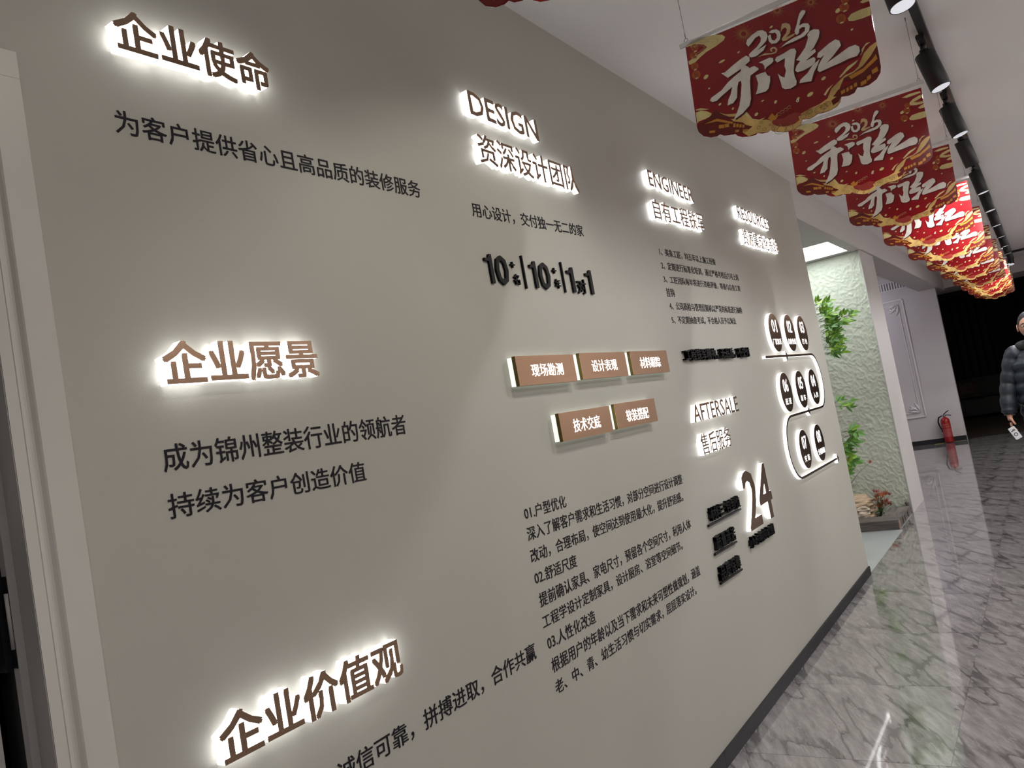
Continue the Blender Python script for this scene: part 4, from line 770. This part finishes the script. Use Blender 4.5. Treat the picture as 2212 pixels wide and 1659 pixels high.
# gravel
mb=MB()
bmesh.ops.create_icosphere(mb.bm,subdivisions=1,radius=.011)
g0=mb.done('gravel',mat('dark_gravel',(.075,.07,.066),.6,var=(50,.8)))
bm=bmesh.new(); base=g0.data
for k in range(1100):
    x=R.uniform(7.78,8.28); y=R.uniform(.21,1.3); s=R.uniform(.5,1.2); q=Matrix.Translation((x,y,.012+R.uniform(0,.022)))@Euler((R.random()*6,R.random()*6,0)).to_matrix().to_4x4()@Matrix.Diagonal((s,s*.8,s*.6,1))
    t_=base.copy(); t_.transform(q); bm.from_mesh(t_); bpy.data.meshes.remove(t_)
bm.to_mesh(g0.data); bm.free(); tag(g0,'dark loose gravel bed under the rocks and plants in the niche','gravel',kind='stuff')
mb=MB(); mb.box((7.77,.21,.0006),(8.285,1.5,.012)); o=mb.done('soil_bed',mat('dark_soil',(.05,.045,.04),.9,var=(30,.4))); tag(o,'dark soil bed beneath the gravel in the planting niche','soil')
# leafy plants
def leafmat(n,c): 
    m=mat(n,c,.45,spec=.4,var=(9,.25)); b=m.node_tree.nodes['Principled BSDF']; b.inputs['Subsurface Weight'].default_value=.15; b.inputs['Subsurface Radius'].default_value=(.01,.02,.005); return m
m_lg=leafmat('leaf_bright',(.26,.50,.045)); m_ld=leafmat('leaf_mid',(.11,.27,.045)); m_lo=leafmat('leaf_orange',(.50,.13,.035)); m_lr=leafmat('leaf_red',(.27,.030,.028)); m_stem=mat('plant_stem',(.10,.13,.04),.6,var=(20,.3))
def leaf_src(L,W_,m,name='leaf'):
    mb=MB(); bm=mb.bm; n_=6; prev=None
    for i in range(n_+1):
        t=i/n_; wv=W_*math.sin(PI*min(1,t*.93+.05))**.8*(1-.35*t); x=L*t; z=-.12*L*t*t
        row=[bm.verts.new((x,-wv,z+wv*.25)),bm.verts.new((x,0,z)),bm.verts.new((x,wv,z+wv*.25))] if 0<i<n_ else [bm.verts.new((x,0,z))]
        if prev:
            if len(prev)==1: bm.faces.new((prev[0],row[0],row[1])); bm.faces.new((prev[0],row[1],row[2]))
            elif len(row)==1: bm.faces.new((prev[0],row[0],prev[1])); bm.faces.new((prev[1],row[0],prev[2]))
            else: bm.faces.new((prev[0],row[0],row[1],prev[1])); bm.faces.new((prev[1],row[1],row[2],prev[2]))
        prev=row
    for q in bm.faces: q.smooth=True
    me=bpy.data.meshes.new(name); bm.to_mesh(me); bm.free(); me.materials.append(m); return me
LF=[leaf_src(.070,.0135,m_lg),leaf_src(.066,.0125,m_ld),leaf_src(.058,.0125,m_lg)]
def star_src(r_,m,name='leaf'):
    mb=MB(); pts=[]
    for k in range(5):
        a=-1.2+k*.6
        for da,rr in ((-.16,.42),(-.05,.75),(0,1.0),(.05,.75),(.16,.42)): pts.append((r_*rr*math.cos(a+da),r_*rr*math.sin(a+da),0.002*math.sin(k*2)))
        pts.append((r_*.28*math.cos(a+.3),r_*.28*math.sin(a+.3),0))
    pts=pts[:-1]+[(-.12*r_,.05*r_,0),(-.35*r_,0,-.004),(-.12*r_,-.05*r_,0)]
    vs=[mb.bm.verts.new(p) for p in pts]
    for t in tessellate_polygon([[Vector((p[0],p[1],0)) for p in pts]]):
        try: mb.bm.faces.new([vs[i] for i in t])
        except ValueError: pass
    me=bpy.data.meshes.new(name); mb.bm.to_mesh(me); mb.bm.free(); me.materials.append(m); return me
def add_leaf(me,root,org,pos,yaw,pit,roll,s):
    o=bpy.data.objects.new('leaf',me); link(o,root); o.location=Vector(pos)-Vector(org); o.rotation_euler=Euler((roll,pit,yaw)); o.scale=(s,s,s)
def aim_leaf(me,root,org,pos,d,nrm,s):
    x=Vector(d).normalized(); z=Vector(nrm); z=(z-x*z.dot(x)).normalized(); y=z.cross(x)
    m=Matrix((x,y,z)).transposed().to_4x4()
    o=bpy.data.objects.new('leaf',me); link(o,root); o.location=Vector(pos)-Vector(org); o.rotation_euler=m.to_euler(); o.scale=(s,s,s)
def sprig(root,org,base,dirv,L,npair,srcs,rs,stem,sc=1.0):
    base=Vector(base); d=Vector(dirv).normalized(); pts=[base+d*L*t+Vector((0,0,-.10*L*t*t)) for t in (0,.35,.7,1)]
    stem.tube([p-Vector(org) for p in pts],[.0022,.0018,.0014,.0009],5)
    nrm=Vector((-1,rs.uniform(-.7,.3),rs.uniform(.1,1.2))).normalized(); side=d.cross(nrm).normalized()
    for k in range(npair):
        t=.3+.7*(k+1)/npair; p=base+d*L*t+Vector((0,0,-.10*L*t*t))
        for s in (-1,1):
            nn=nrm+Vector((rs.uniform(-.3,.3),rs.uniform(-.5,.5),rs.uniform(-.5,.5)))
            if k==npair-1 and s==1: aim_leaf(rs.choice(srcs),root,org,p,d+Vector((0,0,rs.uniform(-.3,.3))),nn,sc*rs.uniform(.9,1.2)); continue
            aim_leaf(rs.choice(srcs),root,org,p,d*.75+side*s*rs.uniform(.5,1.0)+Vector((0,0,rs.uniform(-.3,.2))),nn,sc*rs.uniform(.8,1.15))
org=(7.75,.62,.02); plant=empty('nandina_shrub',org); tag(plant,'tall bright green leafy shrub standing in the niche beside the sign wall end','plant')
st=MB()
RS=random.Random(11)
for bx,by in ((0,0),(.05,.05),(-.06,.03)):
    st.tube([(bx,by,0),(bx*1.2,by*.8-.06,.6),(bx*1.4,by-.13,1.25),(bx*1.5,by-.2,1.75)],[.008,.007,.0055,.004],6)
cents=[(7.60,.34,2.02,.04,6),(7.60,.33,1.93,.06,11),(7.60,.29,1.84,.08,16),(7.62,.29,1.75,.08,16),(7.62,.32,1.67,.06,11),(7.60,.18,1.87,.05,5),(7.60,.12,1.88,.03,3),(7.64,.34,1.59,.04,6),(7.60,.38,1.14,.04,3),(7.60,.31,1.12,.03,3)]
for cx,cy,cz,sp,n_ in cents:
    for k in range(n_):
        b=(cx+RS.uniform(-sp,sp),cy+RS.uniform(0,sp),cz+RS.uniform(-sp,sp)*.7)
        a=RS.uniform(-2.6,-.4); d=(math.cos(a)*.7,math.sin(a),RS.uniform(-.25,.5))
        srcs=LF if cz>1.85 else [LF[0],LF[1],LF[1]]
        sprig(plant,org,b,d,RS.uniform(.07,.12),2,srcs,RS,st)
st.done('stem',m_stem,plant)
org=(7.72,.52,.02); pl2=empty('leafy_flowering_plant',org); tag(pl2,'lower green plant with orange star-shaped blooms, above the rocks','plant')
st=MB(); st.tube([(0,0,0),(-.02,-.06,.3),(-.02,-.1,.6),(0,-.14,.8)],[.006,.005,.004,.003],6)
st.tube([(-.01,-.05,.3),(-.02,-.2,.46),(-.03,-.33,.56)],[.003,.002,.0015],5); st.tube([(-.01,-.05,.3),(-.02,-.12,.5),(-.02,-.17,.60)],[.003,.002,.0015],5)
BIG=[leaf_src(.085,.017,m_ld),leaf_src(.08,.016,m_lg),leaf_src(.075,.018,m_ld)]
for cx,cy,cz,n_ in ((7.70,.33,.86,4),(7.70,.38,.80,5),(7.72,.44,.70,5),(7.72,.42,.60,5),(7.74,.50,.5,4)):
    for k in range(n_):
        a=RS.uniform(-2.4,-.6); sprig(pl2,org,(cx+RS.uniform(-.04,.04),cy+RS.uniform(-.02,.05),cz+RS.uniform(-.04,.04)),(math.cos(a)*.6,math.sin(a),RS.uniform(-.3,.3)),.09,2,BIG,RS,st)
for k in range(5):
    z=.10+k*.02; a=-1.9+.25*k; add_leaf(leaf_src(.20,.012,m_ld),pl2,org,(7.74,.50,.20+.02*k),a,-.25-.1*k,0,1)
st.done('stem',m_stem,pl2)
flo=[star_src(.032,m_lo),star_src(.03,m_lr)]
for (x,y,z),n_ in (((7.69,.190,.575),4),((7.70,.352,.615),6)):
    for k in range(n_):
        o=bpy.data.objects.new('petal',flo[k%2]); link(o,pl2); o.location=Vector((x,y,z))-Vector(org); o.rotation_euler=(RS.uniform(-1,1),RS.uniform(-2.2,-1),k*1.3)
org=(8.08,.27,.03); mp_=empty('red_maple_plant',org); tag(mp_,'small red and orange maple-leaved plant beside the rocks in the niche','plant')
st=MB()
ml=[star_src(.042,m_lr),star_src(.045,m_lo),star_src(.038,m_lr),star_src(.04,leafmat('leaf_rust',(.30,.075,.03)))]
for k in range(34):
    a=RS.uniform(0,2*PI); rr=RS.uniform(.01,.105); z=.10+.17*RS.random()*(1-rr*3)+.02; p=(org[0]-.02+rr*.5*math.cos(a),org[1]-.03+rr*math.sin(a),z)
    st.tube([(0,0,0),((p[0]-org[0])*.5,(p[1]-org[1])*.4,(z-.03)*.6),(p[0]-org[0],p[1]-org[1],z-.03)],[.002,.0015,.001],4)
    add_leaf(RS.choice(ml),mp_,org,p,RS.uniform(0,6.3),RS.uniform(-1.7,-.9),RS.uniform(-.6,.6),RS.uniform(.8,1.2))
for k in range(6): add_leaf(leaf_src(.06,.014,m_ld),mp_,org,(org[0]-.03,org[1]+.03,.07),RS.uniform(-2.6,1),RS.uniform(-.7,0),0,1)
st.done('stem',m_stem,mp_)
# ================================================================== PERSON at the right edge
from mathutils import noise
PO=(7.98,-1.185,0.0)
def skin(verts,edges,rad,sub=2,root=0):
    me=bpy.data.meshes.new('s'); me.from_pydata(verts,edges,[]); o=bpy.data.objects.new('s',me); COL.objects.link(o)
    md=o.modifiers.new('Skin','SKIN'); md.use_smooth_shade=True; md.branch_smoothing=.6
    for i,v in enumerate(me.skin_vertices[0].data):
        r_=rad[i]; v.radius=r_ if hasattr(r_,'__len__') else (r_,r_); v.use_root=(i==root)
    sb=o.modifiers.new('Sub','SUBSURF'); sb.levels=sub; sb.render_levels=sub
    bpy.context.view_layer.update(); dg=bpy.context.evaluated_depsgraph_get()
    out=bpy.data.meshes.new_from_object(o.evaluated_get(dg)); bpy.data.objects.remove(o); bpy.data.meshes.remove(me)
    for p in out.polygons: p.use_smooth=True
    return out
def L(lat,fw,z): return (-fw,lat,z)      # person faces -x, his right hand is at +y
m_skin=mat('skin',(.46,.245,.165),.5,spec=.4,var=(30,.08)); MATS['skin'].node_tree.nodes['Principled BSDF'].inputs['Subsurface Weight'].default_value=.1
m_hair=mat('short_grey_black_hair',(.012,.011,.011),.7,bump=(180,.6,.004),var=(90,.5))
m_jack=mat('navy_down_jacket',(.009,.014,.021),.5,spec=.5,bump=(60,.25,.006),var=(14,.25)); m_sweat=mat('olive_sweater',(.055,.060,.035),.9,bump=(150,.5,.002),var=(60,.2))
m_pants=mat('dark_trousers',(.015,.015,.018),.8,var=(20,.2)); m_shoe=mat('black_shoes',(.012,.011,.011),.4,var=(20,.2)); m_fur=mat('dark_fur_collar',(.010,.010,.010),.95,bump=(200,1,.01),var=(80,.4))
person=empty('person',PO); tag(person,'man with glasses in a dark quilted jacket standing at the right picture edge','person')
V=[];E_=[];RD=[]
def add(p,r_,par=None):
    V.append(p); RD.append(r_); i=len(V)-1
    if par is not None: E_.append((par,i))
    return i
pel=add(L(0,0,.88),(.125,.095)); w1=add(L(0,.0,1.0),(.115,.085),pel); ch=add(L(0,0,1.16),(.135,.095),w1); ub=add(L(0,-.01,1.28),(.10,.075),ch); nk=add(L(0,.0,1.365),.052,ub); hb=add(L(0,.012,1.44),.055,nk)
for s in (1,-1):
    sh=add(L(.155*s,-.01,1.305),.050,ub); el=add(L(.225*s,-.01,1.06),.040,sh); fa=add(L(.25*s,.02,.93),.036,el); wr=add(L(.265*s,.05,.805),.025,fa)
    pm_=add(L(.268*s,.065,.755),(.030,.018),wr)
    hp=add(L(.09*s,0,.83),.085,pel); kn=add(L(.10*s,.01,.46),.055,hp); cf=add(L(.105*s,-.01,.33),.052,kn); an=add(L(.105*s,-.02,.09),.036,cf); ft=add(L(.115*s,.12,.035),(.036,.026),an)
body_me=skin(V,E_,RD)
bm=bmesh.new(); bm.from_mesh(body_me)
# fingers, each its own tapering chain rooted in the palm
def finger(pts,rs):
    me=skin([tuple(p) for p in pts],[(i,i+1) for i in range(len(pts)-1)],rs,1); bm.from_mesh(me); bpy.data.meshes.remove(me)
for s in (1,-1):
    for k,(ln) in enumerate((.066,.074,.070,.056)):
        fw=.092-.0185*k; lat=.268*s
        # front-to-back row of fingers, curling in towards the thigh
        c=.55 if s==1 else .3
        b=Vector(L(lat,fw,.748-.002*k)); pts=[b]
        a=0
        for q,seg in enumerate((.018,ln*.42,ln*.33,ln*.27)):
            a+=(0,.15,c,c)[q]; pts.append(pts[-1]+Vector(L(-s*math.sin(a)*seg,0,-math.cos(a)*seg)))
        finger(pts,[.0095,.0092,.0085,.0078,.0065])
    b=Vector(L(.262*s,.085,.785)); finger([b,b+Vector(L(-.008*s,.022,-.018)),b+Vector(L(-.018*s,.030,-.042)),b+Vector(L(-.028*s,.028,-.062))],[.012,.011,.0095,.008])
# head
hc=Vector(L(0,.022,1.515))
def head_vert(u,v):
    # u azimuth 0=front, v polar 0=top
    st=math.sin(v); x=math.cos(u)*st; y=math.sin(u)*st; z=math.cos(v)
    wd=.074; dp=.092; ht=.113
    if z<0: wd*=1-.30*(-z)**1.5; dp*=1-.16*(-z)
    if x<0 and z<-.3: dp*=.85
    fx=x*dp; fy=y*wd; fz=z*ht
    def g(a,b,sa,sb): return math.exp(-((fy-a)/sa)**2-((fz-b)/sb)**2) if x>0 else 0
    fx+=.026*g(0,-.030,.011,.016)+.014*g(0,-.010,.008,.020)      # nose
    fx-=.010*(g(.031,.002,.014,.011)+g(-.031,.002,.014,.011))    # sockets
    fx+=.006*(g(.03,.020,.022,.007)+g(-.03,.020,.022,.007))      # brow
    fx+=.007*g(0,-.062,.022,.006)+.006*g(0,-.072,.018,.005)-.004*g(0,-.067,.024,.0025)
    fx+=.010*g(0,-.100,.022,.014); fx+=.005*(g(.042,-.03,.016,.02)+g(-.042,-.03,.016,.02))
    return hc+Vector((-fx,fy,fz))
NU,NV=56,44; ring=[]
for j in range(NV+1):
    v=PI*(.001+.998*j/NV); ring.append([bm.verts.new(head_vert(2*PI*i/NU,v)) for i in range(NU)])
for a,b in zip(ring,ring[1:]):
    for i in range(NU):
        q=bm.faces.new((a[i],b[i],b[(i+1)%NU],a[(i+1)%NU])); q.smooth=True
for s in (1,-1):   # ears
    c=hc+Vector((.004,s*.075,-.008)); rr=[]
    for j in range(7):
        t=-1+2*j/6; w_=math.sqrt(max(0,1-t*t))
        rr.append([bm.verts.new(c+Vector((.017*w_*math.cos(a)+(.006 if t>0 else -.002),s*(.008*w_*math.sin(a)+.006*abs(math.cos(a))),.031*t))) for a in [2*PI*i/10 for i in range(10)]])
    for a,b in zip(rr,rr[1:]):
        for i in range(10):
            q=bm.faces.new((a[i],a[(i+1)%10],b[(i+1)%10],b[i])); q.smooth=True
bmesh.ops.recalc_face_normals(bm,faces=bm.faces)
bm.to_mesh(body_me); bm.free(); body_me.name='body'; body_me.materials.clear(); body_me.materials.append(m_skin)
link(bpy.data.objects.new('body',body_me),person)
# hair cap
mb=MB(); rg=[]
for j in range(15):
    row=[]
    for i in range(NU):
        u=2*PI*i/NU; front=max(0,math.cos(u)); vmax=PI*(.62-.34*front**.7+(.04 if abs(math.sin(u))>.8 else 0))
        v=.02+(vmax-.02)*j/14; p=head_vert(u,v); d=(p-hc); row.append(mb.bm.verts.new(hc+d*(1.055-.05*(j/14)**4)))
    rg.append(row)
for a,b in zip(rg,rg[1:]):
    for i in range(NU): q=mb.bm.faces.new((a[i],b[i],b[(i+1)%NU],a[(i+1)%NU])); q.smooth=True
mb.done('hair',m_hair,person)
# eyes, brows, mouth, glasses
mw=mat('eye_white',(.55,.53,.5),.3,var=(50,.03)); mi=mat('dark_iris',(.02,.012,.01),.2,var=(50,.2)); mlip=mat('lips',(.33,.12,.10),.5,var=(50,.1))
for s in (1,-1):
    e=hc+Vector((-.0775,s*.031,.002))
    mb=MB(); bmesh.ops.create_uvsphere(mb.bm,u_segments=14,v_segments=9,radius=.0105,matrix=Matrix.Translation(e)@Matrix.Diagonal((.8,1.25,.55,1))); ob=mb.done('eye',mw,person)
    mb=MB(); bmesh.ops.create_uvsphere(mb.bm,u_segments=10,v_segments=7,radius=.0052,matrix=Matrix.Translation(e+Vector((-.0060,0,0)))); mb.done('iris',mi,ob)
    mb=MB(); mb.tube([hc+Vector((-.0875,s*.014,.019)),hc+Vector((-.087,s*.032,.024)),hc+Vector((-.076,s*.048,.018))],[.0022,.0030,.0015],6); mb.done('eyebrow',m_hair,person)
mb=MB(); mb.tube([hc+Vector((-.0800,.022,-.067)),hc+Vector((-.0895,.008,-.066)),hc+Vector((-.0895,-.008,-.066)),hc+Vector((-.0800,-.022,-.067))],[.001,.0035,.0035,.001],8); mb.done('mouth',mlip,person)
gl=MB()
for s in (1,-1):
    c=hc+Vector((-.099,s*.032,.002)); gl.tube([c+Vector((.006*abs(math.cos(a))*0,s*0+.0235*math.cos(a),.0145*math.sin(a))) for a in [2*PI*k/20 for k in range(21)]],.0013,5,caps=False)
    gl.tube([c+Vector((0,s*.0235,.004)),hc+Vector((-.075,s*.073,.006)),hc+Vector((-.01,s*.080,.004)),hc+Vector((.008,s*.081,-.008))],.0014,5)
gl.tube([hc+Vector((-.099,.009,.003)),hc+Vector((-.101,0,.006)),hc+Vector((-.099,-.009,.003))],.0013,5)
gl.done('glasses',m_blk3,person)
# clothes: sweater, quilted jacket (rows of puffs), trousers, shoes
me=skin([L(0,0,.86),L(0,0,1.0),L(0,.0,1.16),L(0,-.005,1.27),L(0,.004,1.345),L(0,.008,1.40)],[(i,i+1) for i in range(5)],[(.140,.105),(.130,.10),(.148,.108),(.115,.085),(.066,.066),(.060,.060)])
me.materials.append(m_sweat); link(bpy.data.objects.new('sweater',me),person)
def puff_arm(s):
    pts=[L(.075*s,-.01,1.325),L(.150*s,-.01,1.285),L(.225*s,-.01,1.06),L(.252*s,.02,.93),L(.266*s,.05,.805)]
    P=[Vector(p) for p in pts]; out=[];rs=[]; seg=[(P[i+1]-P[i]).length for i in range(4)]; tot=sum(seg); N=44
    for k in range(N+1):
        d=tot*k/N; i=0
        while i<3 and d>seg[i]: d-=seg[i]; i+=1
        out.append(P[i]+(P[i+1]-P[i])*(d/seg[i])); t=k/N
        r_=(.062+.2*t if t<.1 else .084-.024*t); ph=(k%8)/8; rs.append(r_*(1-.10*abs(math.cos(PI*ph))**4) if k<N-1 else .042)
    mb=MB(); mb.tube(out,rs,22); mb.lathe([(.001,0),(.001,.001)],4,center=(out[0].x,out[0].y)) if False else None
    return mb
for s in (1,-1): puff_arm(s).done('sleeve',m_jack,person)
mb=MB(); NJ=54; prev=None
for j in range(NJ+1):
    z=.76+(1.345-.76)*j/NJ; t=j/NJ; ph=(j%9)/9; pf=1-.085*abs(math.cos(PI*ph))**3
    wd=(.185+.012*math.sin(t*3)-(.0 if z<1.23 else (z-1.23)*.80))*pf; dp=(.145-(0 if z<1.22 else (z-1.22)*.55))*pf
    row=[]
    for i in range(37):
        a=math.radians(22)+math.radians(316)*i/36   # open at the front
        n_=noise.noise(Vector((a*4,z*14,0)))*.006
        row.append(mb.bm.verts.new(Vector(L((wd+n_)*math.sin(a),(dp+n_)*math.cos(a),z))))
    inner=[mb.bm.verts.new(v.co*1.0+Vector((0,0,0))) for v in ()]
    if prev:
        for i in range(36): q=mb.bm.faces.new((prev[i],prev[i+1],row[i+1],row[i])); q.smooth=True
    prev=row
ja=mb.done('jacket',m_jack,person); sd=ja.modifiers.new('s','SOLIDIFY'); sd.thickness=.018; sd.offset=-1
mb=MB(); pts=[]
for i in range(19):
    a=math.radians(28)+math.radians(304)*i/18; pts.append(L(.098*math.sin(a),.088*math.cos(a)-.005,1.345+.03*(1-math.cos(a))*.5))
mb.tube(pts,.030,12); mb.done('collar',m_fur,person)
def legs():
    V2=[];E2=[];R2=[]
    V2.append(L(0,0,.90));R2.append((.145,.11))
    for s in (1,-1):
        ps=[(L(.095*s,0,.80),.098),(L(.103*s,.01,.47),.072),(L(.107*s,-.01,.28),.062),(L(.108*s,-.012,.085),.058)]
        pv=0
        for p,r_ in ps: V2.append(p);R2.append(r_);E2.append((pv,len(V2)-1)); pv=len(V2)-1
    return skin(V2,E2,R2)
me=legs(); me.materials.append(m_pants); link(bpy.data.objects.new('trousers',me),person)
for s in (1,-1):
    me=skin([L(.108*s,-.045,.048),L(.110*s,.03,.046),L(.114*s,.12,.038),L(.118*s,.175,.032)],[(0,1),(1,2),(2,3)],[(.040,.045),(.042,.046),(.045,.037),(.034,.030)])
    for v in me.vertices: v.co.z=max(v.co.z,.0)
    me.materials.append(m_shoe); link(bpy.data.objects.new('shoe',me),person)
# the white remote in his right hand, with its strap
rc=Vector(PO)+Vector(L(.252,.105,.655))
rem=empty('remote_tag',rc); rem.rotation_euler=(math.radians(-24),0,0); tag(rem,'white plastic remote with a black ring symbol held in the man\'s right hand','remote')
mb=MB(); mb.box((-.006,-.026,-.055),(.006,.026,.055)); mb.done('remote_body',mat('white_plastic',(.72,.72,.74),.35,var=(40,.02)),rem,bevel=.0035)
mb=MB(); mb.tube([(-.0068,.013*math.cos(a)*1.0,.013*math.sin(a)-.012) for a in [2*PI*k/8 for k in range(9)]],.0024,5,caps=False); mb.done('ring_symbol',m_black,rem)
mb=MB(); mb.box((-.0072,-.016,.020),(-.0060,.016,.0265)); mb.box((-.0072,-.016,.030),(-.0060,.004,.034)); mb.done('black_bars',m_black,rem)
mb=MB(); mb.tube([(0,0,.055),(.01,-.03,.06),(.01,-.055,.03),(.01,-.06,-.05),(.01,-.05,-.08),(.01,-.045,-.04),(.01,-.04,.03),(.0,-.01,.056)],.0022,6); mb.done('strap',m_black,rem)
